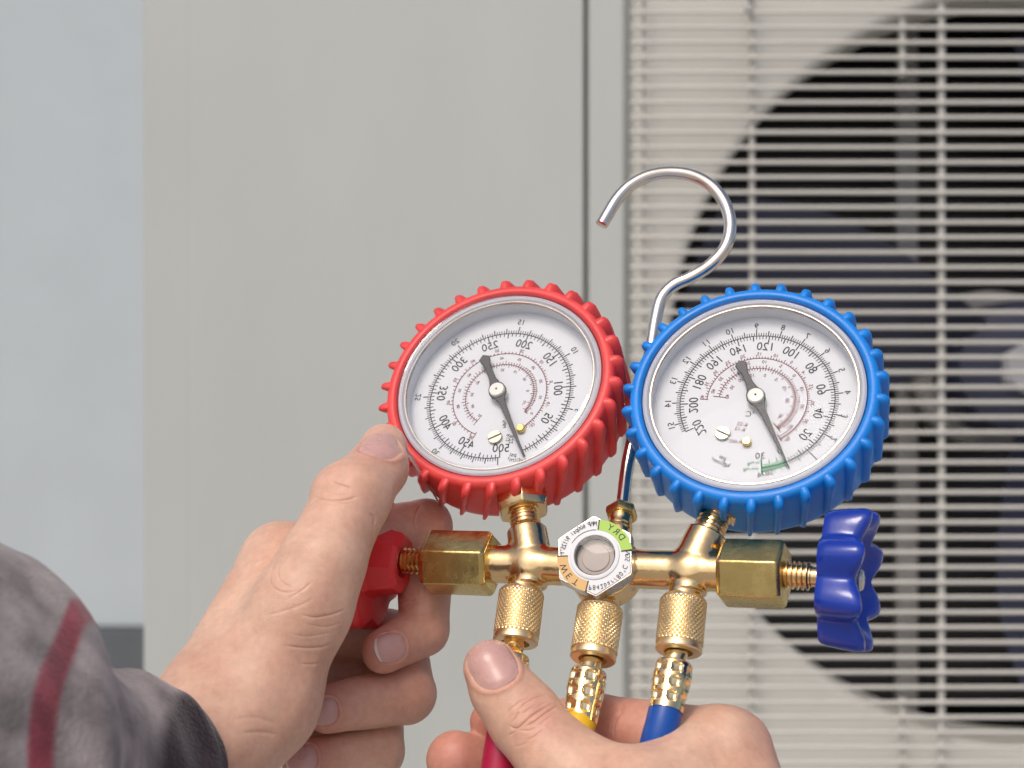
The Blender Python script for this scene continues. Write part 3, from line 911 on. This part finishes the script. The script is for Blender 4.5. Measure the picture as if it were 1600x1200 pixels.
# ------------------------------------------------------------------ charging hoses
def hose(key, top, bot, fer0, fer1, path, m, label, rn=36.0, shows=True):
    ax = (bot - top).normalized(); L = (bot - top).length
    e = thing("charging_hose", top, label, "hose", "charging hoses screwed to the manifold")
    # knurled swivel nut
    n = 300; K = 30; rl = []
    a, b, c = basis(ax, en)
    rows = int(L * .80 / 1.15)
    def ring(r, h): return [top + a * h + (b * math.cos(2 * math.pi * j / n) + c * math.sin(2 * math.pi * j / n)) * r for j in range(n)]
    rl.append(ring(24.5, 2)); rl.append(ring(rn - 5, 2)); rl.append(ring(rn - 1.5, 6))
    h0, h1 = 9, L * .86
    for i in range(rows + 1):
        h = h0 + (h1 - h0) * i / rows
        row = []
        edge = min(1, i / 3, (rows - i) / 3)
        for j in range(n):
            th = 2 * math.pi * j / n
            p1 = (K * th / (2 * math.pi) + h / 8.8) % 1; p2 = (K * th / (2 * math.pi) - h / 8.8) % 1
            q = min(abs(p1 - .5) , abs(p2 - .5)) * 2
            t1, t2 = 1 - abs(2 * p1 - 1), 1 - abs(2 * p2 - 1)
            dz = -2.6 * edge * max(0, 1 - min(t1, t2) * 2.7)
            r = rn + dz
            row.append(top + a * h + (b * math.cos(th) + c * math.sin(th)) * r)
        rl.append(row)
    for r, h in ((rn - 2.5, h1 + 1), (rn - 2.5, h1 + 3), (rn - .5, h1 + 4.5), (rn - .5, L - 2), (rn - 2.5, L), (22, L + .5), (21, L - 8)): rl.append(ring(r, h))
    V, F = rings(rl, True, True)
    ob = mk("swivel_nut", V, F, M['brass_knurl'], e, True, sharp=32); fix_normals(ob.data)
    # neck
    fx = (fer1 - fer0).normalized(); FL = (fer1 - fer0).length
    nk = fer0 - bot
    lathe("neck", bot - ax * 8, nk, [(17, 0), (16.5, nk.length + 8)], M['brass_pale'], e, 36, cap0=False)
    # crimped ferrule with three rows of dimples
    a, b, c = basis(fx, en); n2, nr = 126, 60; rl = []
    def r0(t): return 27.5 + 2.2 * math.sin(math.pi * min(1, t * 1.4)) - (1.5 * t)
    for i in range(nr + 1):
        t = i / nr; row = []
        for j in range(n2):
            th = 2 * math.pi * j / n2
            uu = (th * 7 / (2 * math.pi)) % 1 - .5
            dmp = 0
            for cc in (.19, .48, .77):
                vv = (t - cc) / .105
                q = (abs(uu) / .36) ** 3 + abs(vv) ** 3
                dmp = max(dmp, max(0, 1 - q) ** .35 if q < 1 else 0)
            edge_ = 1.5 if t < .03 else 0
            r = r0(t) - 5.5 * dmp - edge_
            row.append(fer0 + a * (t * FL) + (b * math.cos(th) + c * math.sin(th)) * r)
        rl.append(row)
    rl.insert(0, [fer0 + (v - fer0) * .6 for v in rl[0]]); rl.append([fer1 + (v - fer1) * .8 for v in rl[-1]])
    V, F = rings(rl); ob = mk("ferrule", V, F, M['brass_pale'], e, True, sharp=48); fix_normals(ob.data)
    tube("hose_tube", smooth_path([fer1 - fx * 10] + path, 8), 25.5, m, e, 28)
    return e
hose('red', hose_top['red'], hose_bot['red'], U(799, 1026, -50), U(791, 1104, -88), [U(788, 1135, -100), U(781, 1180, -112), U(772, 1240, -130), U(760, 1330, -170), U(750, 1480, -230)], M['red_hose'],
     "crimson hose hanging below the red gauge, half hidden behind a thumb")
hose('yellow', hose_top['yellow'], hose_bot['yellow'], U(920, 1049, -84), U(906, 1130, -126), [U(899, 1150, -140), U(892, 1190, -150), U(880, 1260, -170), U(870, 1340, -200), U(850, 1480, -250)], M['yellow_hose'],
     "yellow hose on the middle port below the sight glass")
hose('blue', hose_top['blue'], hose_bot['blue'], U(1054, 1037, -120), U(1040, 1112, -158), [U(1034, 1135, -164), U(1026, 1165, -168), U(1010, 1240, -170), U(990, 1340, -190), U(970, 1480, -230)], M['blue_hose'],
     "blue hose below the blue gauge, coming out between thumb and fingers")

# ------------------------------------------------------------------ the person: hands and sleeve
person = thing("person", U(330, 1600, -700), "person with two bare hands turning the red valve and holding hoses, grey plaid sleeve", "person")

def HP(j): return U(j[0], j[1], j[2]), j[3] * (D + j[2]) / D

class Hand:
    def __init__(s, palm, fingers, webs, lo, hi, vox=4.0):
        s.palm, s.fingers, s.webs = palm, fingers, webs
        s.fld = Field(lo, hi, vox)
    def sdf(s, P):
        d = None
        for (a, b) in s.palm:
            (pa, ra), (pb, rb) = HP(a), HP(b)
            q = cap(P, pa, ra, pb, rb)
            d = q if d is None else smin(d, q, 34)
        tot = d
        for f in s.fingers:
            J = [HP(j) for j in f['j']]
            segs = [cap(P, J[i][0], J[i][1], J[i + 1][0], J[i + 1][1]) for i in range(len(J) - 1)]
            tot = smin(tot, segs[0], f.get('k', 26))
            fd = segs[0]
            for q in segs[1:]: fd = smin(fd, q, f.get('kj', 9))
            for b in f.get('bumps', ()):
                p, r = HP(b); fd = smin(fd, np.linalg.norm(P - np.array(p, np.float32), axis=-1) - r, 14)
            tot = smin(tot, fd, 2.5)
        return tot
    def build(s, name, nails, creases, flush, label):
        V, F = s.fld.mesh(s.sdf(s.fld.P)); del s.fld
        me = bpy.data.meshes.new("tmp")
        me.from_pydata(V.tolist(), [], F.tolist())
        ob = bpy.data.objects.new("tmp", me); col.objects.link(ob)
        sm = ob.modifiers.new("s", 'SMOOTH'); sm.factor = .5; sm.iterations = 3
        md = ob.modifiers.new("d", 'SUBSURF'); md.levels = 1; md.render_levels = 1
        bpy.context.view_layer.update()
        m2 = bpy.data.meshes.new_from_object(ob.evaluated_get(bpy.context.evaluated_depsgraph_get()))
        bpy.data.objects.remove(ob); bpy.data.meshes.remove(me)
        # finer mesh along the creases
        n = len(m2.vertices)
        co = np.empty(n * 3, np.float32); m2.vertices.foreach_get("co", co); co = co.reshape(-1, 3)
        k = D / (D + co[:, 1]); p2 = np.stack([co[:, 0] * k + 800, 600 - co[:, 2] * k], 1)
        nearc = np.zeros(n, bool)
        for (pts, dep, wid) in creases:
            q = np.array([tuple(p) for p in smooth_path([Vector((a, b, 0)) for a, b in pts], 4)])[:, :2]
            for a in q: nearc |= ((p2 - a) ** 2).sum(1) < 64
        bm = bmesh.new(); bm.from_mesh(m2); bm.verts.ensure_lookup_table(); bm.normal_update()
        es = set()
        for f in bm.faces:
            if nearc[f.verts[0].index] and f.normal.y < .1: es.update(f.edges)
        bmesh.ops.subdivide_edges(bm, edges=list(es), cuts=1, use_grid_fill=True, smooth=0.6)
        bm.to_mesh(m2); bm.free(); m2.update()
        n = len(m2.vertices)
        co = np.empty(n * 3, np.float32); m2.vertices.foreach_get("co", co); co = co.reshape(-1, 3).astype(np.float64)
        no = np.empty(n * 3, np.float32); m2.vertices.foreach_get("normal", no); no = no.reshape(-1, 3).astype(np.float64)
        # low-frequency flesh irregularity
        ph = np.array([[.021, .017, .013], [-.015, .023, .019], [.011, -.02, .026], [.034, .028, -.03]])
        co += no * (1.1 * sum(np.sin(co @ p * (1 + .3 * i) + i * 1.7) for i, p in enumerate(ph)))[:, None] * .55
        k = D / (D + co[:, 1])
        px = co[:, 0] * k + 800; py = 600 - co[:, 2] * k
        view = np.array([0, -D, 0]) - co; view /= np.linalg.norm(view, axis=1)[:, None]
        facing = (no * view).sum(1)
        disp = np.zeros(n)
        for (pts, dep, wid) in creases:
            best = np.full(n, 1e9); tt = np.zeros(n)
            q = np.array([tuple(p) for p in smooth_path([Vector((a, b, 0)) for a, b in pts], 5)])[:, :2]
            x0, x1, y0, y1 = q[:, 0].min() - 25, q[:, 0].max() + 25, q[:, 1].min() - 25, q[:, 1].max() + 25
            sel = np.where((px > x0) & (px < x1) & (py > y0) & (py < y1) & (facing > .05))[0]
            if not len(sel): continue
            # only the nearest surface along the view
            pp = np.stack([px[sel], py[sel]], 1); bd = np.full(len(sel), 1e9); bt = np.zeros(len(sel))
            for i in range(len(q) - 1):
                a, b = q[i], q[i + 1]; ba = b - a; t = np.clip(((pp - a) @ ba) / max(ba @ ba, 1e-6), 0, 1)
                dd = np.linalg.norm(pp - a - t[:, None] * ba, axis=1); m_ = dd < bd
                bd[m_] = dd[m_]; bt[m_] = (i + t[m_]) / (len(q) - 1)
            taper = np.clip(np.minimum(bt, 1 - bt) * 5, 0.15, 1)
            disp[sel] += .62 * taper * (-dep * .95 * np.exp(-(bd / (wid * .52)) ** 2) + .16 * dep * np.exp(-((bd - wid * 1.9) / (wid * 1.2)) ** 2))
        fl = np.zeros(n)
        for (x, y, dp, r, amt) in flush:
            c = np.array(U(x, y, dp)); fl = np.maximum(fl, amt * np.exp(-(np.linalg.norm(co - c, axis=1) / r) ** 2))
        # nails
        plates = []
        for nl in nails:
            cpt = s.hit(nl['px'], nl['py'])
            nrm = s.grad(cpt); nrm = (nrm * (1 - nl.get('face', .0)) + np.array(nl.get('n', (0, 0, 0))) * nl.get('face', .0)); nrm /= np.linalg.norm(nrm)
            ax = np.array(nl['axis'], float); ax -= nrm * (ax @ nrm); ax /= np.linalg.norm(ax)
            bx = np.cross(nrm, ax)
            Ln, Wn = nl['len'] / 2, nl['wid'] / 2
            rel = co - cpt
            u, v, h = rel @ ax / Ln, rel @ bx / Wn, rel @ nrm
            near = (np.abs(h) < max(Wn, Ln) * 1.0)
            rho = (np.abs(u) ** 2.6 + np.abs(v) ** 2.6) ** (1 / 2.6)
            inside = np.exp(-np.clip(rho - .93, 0, None) ** 2 / .004) * (rho < 1.4)
            fold = np.exp(-((rho - 1.13) / .10) ** 2) * np.clip(1 - np.clip(u, 0, None) * 1.1, 0, 1)
            wgt = np.clip((no @ nrm + .1) * 2, 0, 1) * near
            disp += wgt * (-3.6 * inside + 1.9 * fold)
            fl = np.maximum(fl, .55 * fold * wgt)
            plates.append((cpt, nrm, ax, bx, Ln, Wn, nl))
        co += no * disp[:, None]
        a = co * S; a[:, 2] += ZC; a -= np.array(world_loc(person))
        m2.vertices.foreach_set("co", a.astype(np.float32).ravel()); m2.update()
        m2.polygons.foreach_set("use_smooth", [True] * len(m2.polygons))
        att = m2.attributes.new("flush", 'FLOAT', 'POINT'); att.data.foreach_set("value", np.clip(fl, 0, 1).astype(np.float32))
        m2.name = name; m2.materials.clear()
        hand = link(name, m2, M['skin'], person, label)
        for (cpt, nrm, ax, bx, Ln, Wn, nl) in plates:
            nu, nv = 26, 22; pts = []
            for i in range(nu + 1):
                for j in range(nv + 1):
                    u0, v0 = -1 + 2 * i / nu, -1 + 2 * j / nv
                    # square to superellipse
                    uu, vv = u0 * math.sqrt(1 - v0 * v0 * .38), v0 * math.sqrt(1 - u0 * u0 * .38)
                    pts.append((uu, vv))
            pts = np.array(pts)
            X = cpt + np.outer(pts[:, 0] * Ln, ax) + np.outer(pts[:, 1] * Wn, bx) + nrm * (max(Ln, Wn) * .9)
            for _ in range(26): X = X - np.outer(s.sdf(X.astype(np.float32)) * .7, nrm)
            # smooth the sheet so that it reads as one plate
            G = X.reshape(nu + 1, nv + 1, 3)
            for _ in range(14):
                H = G.copy(); H[1:-1, 1:-1] = (G[2:, 1:-1] + G[:-2, 1:-1] + G[1:-1, 2:] + G[1:-1, :-2]) / 4; G = H
            X = G.reshape(-1, 3)
            rho = (np.abs(pts[:, 0]) ** 2.6 + np.abs(pts[:, 1]) ** 2.6) ** (1 / 2.6)
            free = np.clip(pts[:, 0], 0, 1) ** 3
            lift = 1.9 - 2.4 * np.clip(rho - .8, 0, 1) * 5 * (1 - free) + 1.8 * free
            X = X + np.outer(lift, nrm)
            n_ = len(X)
            Vn = np.concatenate([X, X - nrm * 2.0])
            Fq = []
            for i in range(nu):
                for j in range(nv):
                    q = i * (nv + 1) + j
                    Fq.append((q, q + 1, q + nv + 2, q + nv + 1)); Fq.append((n_ + q, n_ + q + nv + 1, n_ + q + nv + 2, n_ + q + 1))
            for j in range(nv):
                q = nu * (nv + 1) + j; Fq.append((q, q + 1, n_ + q + 1, n_ + q)); Fq.append((j, n_ + j, n_ + j + 1, j + 1))
            for i in range(nu):
                for j in (0, nv):
                    q = i * (nv + 1) + j; Fq.append((q, q + nv + 1, n_ + q + nv + 1, n_ + q))
            ob = mk("fingernail", Vn, Fq, M['nail'], hand, True, sharp=60); fix_normals(ob.data)
            ob.data.materials.append(M['nail_edge'])
            for q, pl in enumerate(ob.data.polygons):
                if q < nu * nv * 2 and (q // 2) // nv >= nu - 2 and nl['wid'] < 58: pl.material_index = 1
        return hand
    def hit(s, px, py):
        o = np.array([0, -D, 0.0]); dv = np.array(U(px, py, 0)) - o; dv /= np.linalg.norm(dv)
        t = D - 700
        for _ in range(80): t += .8 * float(s.sdf((o + dv * t)[None].astype(np.float32))[0])
        return o + dv * t
    def grad(s, p):
        e = 3.0; q = np.array([p + e * np.eye(3)[i] for i in range(3)] + [p - e * np.eye(3)[i] for i in range(3)], np.float32)
        v = s.sdf(q).astype(float); g = v[:3] - v[3:]; return g / np.linalg.norm(g)

def zA(*pts): return [(220 + .46667 * x, 640 + .46667 * y) for x, y in pts]
def zB(*pts): return [(660 + .1875 * x, 980 + .1875 * y) for x, y in pts]
def zC(*pts): return [(920 + .2 * x, 980 + .2 * y) for x, y in pts]

W0 = (335, 1148, -170, 94)
palm_l = [((60, 1330, -480, 110), W0), (W0, (330, 1110, -140, 86)),
          ((330, 1110, -140, 86), (440, 882, 40, 64)),
          (W0, (400, 1092, -130, 94)), ((400, 1092, -130, 94), (470, 950, -105, 74)), ((470, 950, -105, 74), (503, 880, -90, 64)),
          ((320, 1130, -90, 84), (418, 965, 120, 58)), ((320, 1150, -80, 78), (392, 1045, 150, 56)), ((320, 1175, -80, 72), (370, 1115, 160, 50))]
fing_l = [
    {'j': [(503, 880, -90, 64), (551, 778, -25, 60), (590, 732, 40, 46), (600, 702, 92, 39)], 'k': 20, 'kj': 14, 'bumps': [(527, 770, -30, 40)]},
    {'j': [(442, 880, 50, 60), (665, 822, 215, 43), (662, 985, 140, 40), (601, 1016, 80, 37)], 'kj': 8},
    {'j': [(420, 965, 125, 54), (622, 1000, 240, 43), (634, 1085, 130, 46), (512, 1108, 60, 38)], 'kj': 8},
    {'j': [(394, 1045, 150, 52), (590, 1090, 235, 42), (586, 1174, 130, 45), (478, 1192, 60, 37)], 'kj': 8},
    {'j': [(375, 1115, 160, 46), (545, 1175, 220, 37), (535, 1255, 130, 37), (430, 1275, 70, 32)], 'kj': 8},
]
hand_l = Hand(palm_l, fing_l, None, U(60, 1300, -420) - Vector((60, 0, 60)), (0, 330, 20), 4.2)
hand_l.fld = Field((-720, -430, -760), (-60, 320, 20), 4.2)
creases_l = [
    (zA((572, 290), (605, 299), (650, 306), (700, 300), (725, 290)), 3.0, 3.4), (zA((638, 240), (670, 253), (708, 262)), 2.2, 2.8), (zA((600, 310), (660, 318), (720, 312)), 1.4, 3), (zA((610, 268), (640, 280), (690, 284)), 1.2, 2.6),
    (zA((768, 345), (782, 365), (780, 392)), 2.6, 3.2),
    (zA((470, 490), (445, 520), (432, 560), (440, 590), (480, 612), (535, 606)), 1.8, 3.2), (zA((455, 540), (470, 575), (515, 600)), 1.3, 2.6), (zA((575, 575), (540, 605), (495, 632)), 1.3, 2.8), (zA((480, 500), (460, 525), (462, 560)), 1.2, 2.4),
    (zA((535, 685), (580, 696), (640, 686), (690, 668)), 2.0, 3.0), (zA((480, 790), (540, 797), (600, 796), (655, 780)), 2.6, 3.0), (zA((535, 850), (570, 853), (605, 847)), 1.7, 2.6), (zA((560, 720), (620, 728), (680, 712)), 1.2, 2.6), (zA((420, 690), (500, 668), (590, 630)), 1.0, 4), (zA((500, 750), (560, 760), (640, 745)), 1.0, 3),
    (zA((300, 1040), (380, 1030), (470, 1060)), 1.5, 7), (zA((330, 1085), (400, 1080), (460, 1090)), 1.8, 6), (zA((380, 525), (400, 515), (430, 505)), 1.4, 3),
    (zA((938, 322), (922, 345), (917, 380), (925, 410)), 2.6, 3.2), (zA((875, 660), (905, 650), (945, 645)), 2.0, 3.0), (zA((960, 330), (945, 360)), 1.2, 3),
    (zA((800, 742), (850, 745), (895, 760)), 2.4, 3.4), (zA((620, 965), (645, 990), (650, 1030)), 1.6, 3.2),
    (zA((840, 650), (880, 640), (930, 630)), 1.2, 3),
]
flush_l = [(600, 690, 60, 55, .35), (600, 1016, 60, 70, .8), (660, 985, 130, 70, .5), (690, 830, 200, 75, .7), (500, 1110, 40, 70, .7), (640, 1085, 100, 60, .4), (475, 1190, 50, 70, .7), (530, 770, -60, 60, .25), (640, 930, 150, 60, .6)]
nails_l = [
    {'px': 594, 'py': 693, 'axis': (.26, .35, .93), 'len': 66, 'wid': 60, 'n': (-.35, -.85, .40), 'face': .75},
    {'px': 611, 'py': 1011, 'axis': (-.86, -.45, -.12), 'len': 52, 'wid': 46, 'n': (.18, -.93, .25), 'face': .8},
    {'px': 503, 'py': 1113, 'axis': (-.88, -.4, -.12), 'len': 52, 'wid': 44, 'n': (.1, -.95, .05), 'face': .8},
    {'px': 470, 'py': 1186, 'axis': (-.88, -.4, -.08), 'len': 52, 'wid': 44, 'n': (.1, -.95, .15), 'face': .8},
]
hand_l.build("hand", nails_l, creases_l, flush_l, "hand gripping the red valve wheel, thumb against the red gauge")

palm_r = [((1000, 1275, -235, 92), (1160, 1330, -240, 112)), ((1160, 1330, -240, 112), (1330, 1480, -420, 120)),
          ((1012, 1248, -215, 78), (1118, 1182, -140, 72)), ((1136, 1180, -115, 74), (1160, 1320, -200, 100)), ((1150, 1250, -80, 66), (1170, 1360, -200, 100)), ((1140, 1320, -60, 60), (1170, 1400, -200, 90))]
fing_r = [
    {'j': [(1000, 1270, -230, 88), (880, 1196, -175, 64), (818, 1120, -132, 57), (788, 1082, -120, 50), (767, 1043, -112, 43)], 'k': 26, 'kj': 16},
    {'j': [(1128, 1172, -95, 62), (935, 1131, -10, 47), (830, 1140, 12, 38), (769, 1128, -12, 36)], 'kj': 9},
    {'j': [(1150, 1250, -70, 58), (930, 1225, 25, 46), (800, 1200, 0, 43), (712, 1187, -45, 45)], 'kj': 9},
    {'j': [(1140, 1320, -60, 54), (930, 1310, 25, 44), (800, 1290, 0, 41), (722, 1278, -40, 40)], 'kj': 9},
]
hand_r = Hand(palm_r, fing_r, None, (0, 0, 0), (8, 8, 8), 4.0)
hand_r.fld = Field((-160, -400, -800), (560, 90, -370), 4.2)
creases_r = [
    (zB((720, 815), (760, 842), (800, 838), (850, 795), (920, 735), (1000, 685), (1075, 640)), 3.6, 2.9),
    (zB((850, 835), (940, 785), (1030, 715), (1135, 655)), 3.0, 2.6),
    (zB((690, 755), (740, 680), (830, 615), (900, 590)), 1.6, 2.6), (zB((805, 690), (865, 630), (950, 585), (1035, 572)), 2.4, 2.5),
    (zB((745, 800), (790, 740), (800, 700)), 2.0, 2.4), (zB((820, 725), (880, 690), (960, 640)), 1.6, 2.2), (zB((715, 905), (760, 878), (800, 850)), 2.0, 2.4), (zB((865, 945), (940, 905), (1015, 840)), 2.3, 2.6),
    (zB((800, 860), (880, 862), (940, 845)), 1.6, 2.4), (zB((760, 1000), (840, 980), (900, 950)), 1.2, 3), (zB((990, 640), (1050, 620)), 1.2, 2.2), (zB((900, 700), (960, 665), (1040, 625)), 1.3, 2.2),
    (zB((950, 820), (1020, 780), (1090, 730)), 1.3, 2.4),
    (zC((280, 560), (268, 640), (215, 720), (195, 800), (205, 870)), 2.6, 3.0), (zC((235, 665), (180, 760), (165, 820)), 2.2, 2.8), (zC((290, 600), (250, 690)), 1.4, 2.6), (zC((150, 780), (130, 830)), 1.4, 3),
    (zC((780, 640), (830, 625), (880, 640)), 1.4, 4),
]
flush_r = [(767, 1040, -150, 45, .25), (712, 1187, -80, 90, .9), (769, 1128, -40, 70, .9), (950, 1120, -50, 110, .75), (1195, 1165, -120, 60, .45), (840, 1120, -180, 45, .35), (740, 1080, -120, 35, .5)]
nails_r = [{'px': 770, 'py': 1036, 'axis': (-.42, .10, .86), 'len': 76, 'wid': 70, 'n': (.05, -.93, .30), 'face': .8}]
hand_r.build("hand", nails_r, creases_r, flush_r, "hand holding the hoses between thumb and fingers")

# sleeve
def sleeve_material():
    m = mat('grey plaid flannel', (0.2, 0.17, 0.17), 0.95, spec=0.1)
    nt = m.node_tree; b = nt.nodes["Principled BSDF"]
    uv = nt.nodes.new("ShaderNodeUVMap"); sp = nt.nodes.new("ShaderNodeSeparateXYZ"); nt.links.new(uv.outputs[0], sp.inputs[0])
    rp = nt.nodes.new("ShaderNodeValToRGB"); rp.color_ramp.interpolation = 'LINEAR'
    stops = [(0.0, (.036, .024, .034)), (.322, (.036, .024, .034)), (.345, (.31, .265, .26)), (.427, (.30, .255, .25)), (.436, (.28, .05, .07)), (.464, (.27, .05, .072)), (.473, (.30, .26, .25)), (.72, (.29, .245, .24)), (.75, (.040, .025, .04)), (1.0, (.04, .026, .04))]
    e = rp.color_ramp.elements
    e[0].position, e[0].color = stops[0][0], (*stops[0][1], 1); e[1].position, e[1].color = stops[-1][0], (*stops[-1][1], 1)
    for p, c in stops[1:-1]:
        q = e.new(p); q.color = (*c, 1)
    nt.links.new(sp.outputs[0], rp.inputs[0])
    tc = nt.nodes.new("ShaderNodeTexCoord")
    n1 = nt.nodes.new("ShaderNodeTexNoise"); n1.inputs["Scale"].default_value = 75; n1.inputs["Detail"].default_value = 3
    nt.links.new(tc.outputs["Object"], n1.inputs["Vector"])
    mr = nt.nodes.new("ShaderNodeMapRange"); mr.inputs["From Min"].default_value = .35; mr.inputs["From Max"].default_value = .65
    mr.inputs["To Min"].default_value = .6; mr.inputs["To Max"].default_value = 1.25
    nt.links.new(n1.outputs["Fac"], mr.inputs["Value"])
    vm = nt.nodes.new("ShaderNodeVectorMath"); vm.operation = 'SCALE'
    nt.links.new(rp.outputs[0], vm.inputs[0]); nt.links.new(mr.outputs[0], vm.inputs["Scale"]); nt.links.new(vm.outputs[0], b.inputs["Base Color"])
    b.inputs["Sheen Weight"].default_value = .25
    n2 = nt.nodes.new("ShaderNodeTexNoise"); n2.inputs["Scale"].default_value = 900
    nt.links.new(tc.outputs["Object"], n2.inputs["Vector"])
    bp = nt.nodes.new("ShaderNodeBump"); bp.inputs["Strength"].default_value = .5; bp.inputs["Distance"].default_value = .001
    nt.links.new(n2.outputs["Fac"], bp.inputs["Height"]); nt.links.new(bp.outputs[0], b.inputs["Normal"])
    return m
M['sleeve'] = sleeve_material()
def sleeve():
    # rings from the cuff back towards the elbow, nearer to the camera
    st = [(262, 1215, -235, 142), (240, 1218, -255, 152), (208, 1222, -285, 165), (168, 1226, -320, 177), (118, 1228, -365, 192), (58, 1228, -415, 218), (-8, 1218, -470, 274), (-84, 1200, -530, 350), (-180, 1190, -600, 370), (-320, 1190, -690, 380)]
    pts = smooth_path([U(a, b, c) for a, b, c, r in st], 6); L = len(pts)
    rad = [st[min(len(st) - 1, int(i / 6))][3] * (1 - (i / 6) % 1) + st[min(len(st) - 1, int(i / 6) + 1)][3] * ((i / 6) % 1) for i in range(L)]
    rad = [r * (D + p.y) / D for r, p in zip(rad, pts)]
    n = 96; rl = []; up = None
    for i, p in enumerate(pts):
        t = (pts[min(i + 1, L - 1)] - pts[max(i - 1, 0)]).normalized()
        if up is None: up = basis(t)[1]
        up = (up - t * up.dot(t)).normalized(); c = t.cross(up)
        row = []
        for j in range(n):
            th = 2 * math.pi * j / n
            f = 1 + .028 * math.sin(3 * th + i * .16) + .022 * math.sin(5 * th - i * .23) + .02 * math.sin(i * .55 + 2 * math.sin(th))
            if i < 12: f += .01 * math.sin(9 * th)
            row.append(p + (up * math.cos(th) + c * math.sin(th)) * rad[i] * f)
        rl.append(row)
    ax = (pts[1] - pts[0]).normalized()
    inner = [[pts[0] + ax * 30 + (v - pts[0]) * .90 for v in rl[0]], [pts[0] + ax * 2 + (v - pts[0]) * .93 for v in rl[0]], [pts[0] - ax * 3 + (v - pts[0]) * .97 for v in rl[0]]]
    rl = inner + rl
    V, F = rings(rl, False, False)
    ob = mk("sleeve", V, F, M['sleeve'], person, True)
    me = ob.data; uvl = me.uv_layers.new(name="UVMap")
    # the plaid runs on the bias: bands laid along a slanting plane through the cloth
    P1 = U(190, 1000, -340); nv = (U(172, 1200, -430) - P1)  .cross(Vector((0, 1, 0))).normalized()
    if nv.x > 0: nv = -nv
    for lp in me.loops:
        i, j = divmod(lp.vertex_index, n)
        ci = min(max(i - 3, 0), L - 1); lim = .42 if i < 3 + 27 or (i < 3 + 36 and rl[i][j].y > pts[ci].y + .2 * rad[ci]) else .99
        uvl.data[lp.index].uv = (min(lim, max(.01, .45 + (rl[i][j] - P1).dot(nv) / 600)) if i > 2 else .01, j / n)
sleeve()
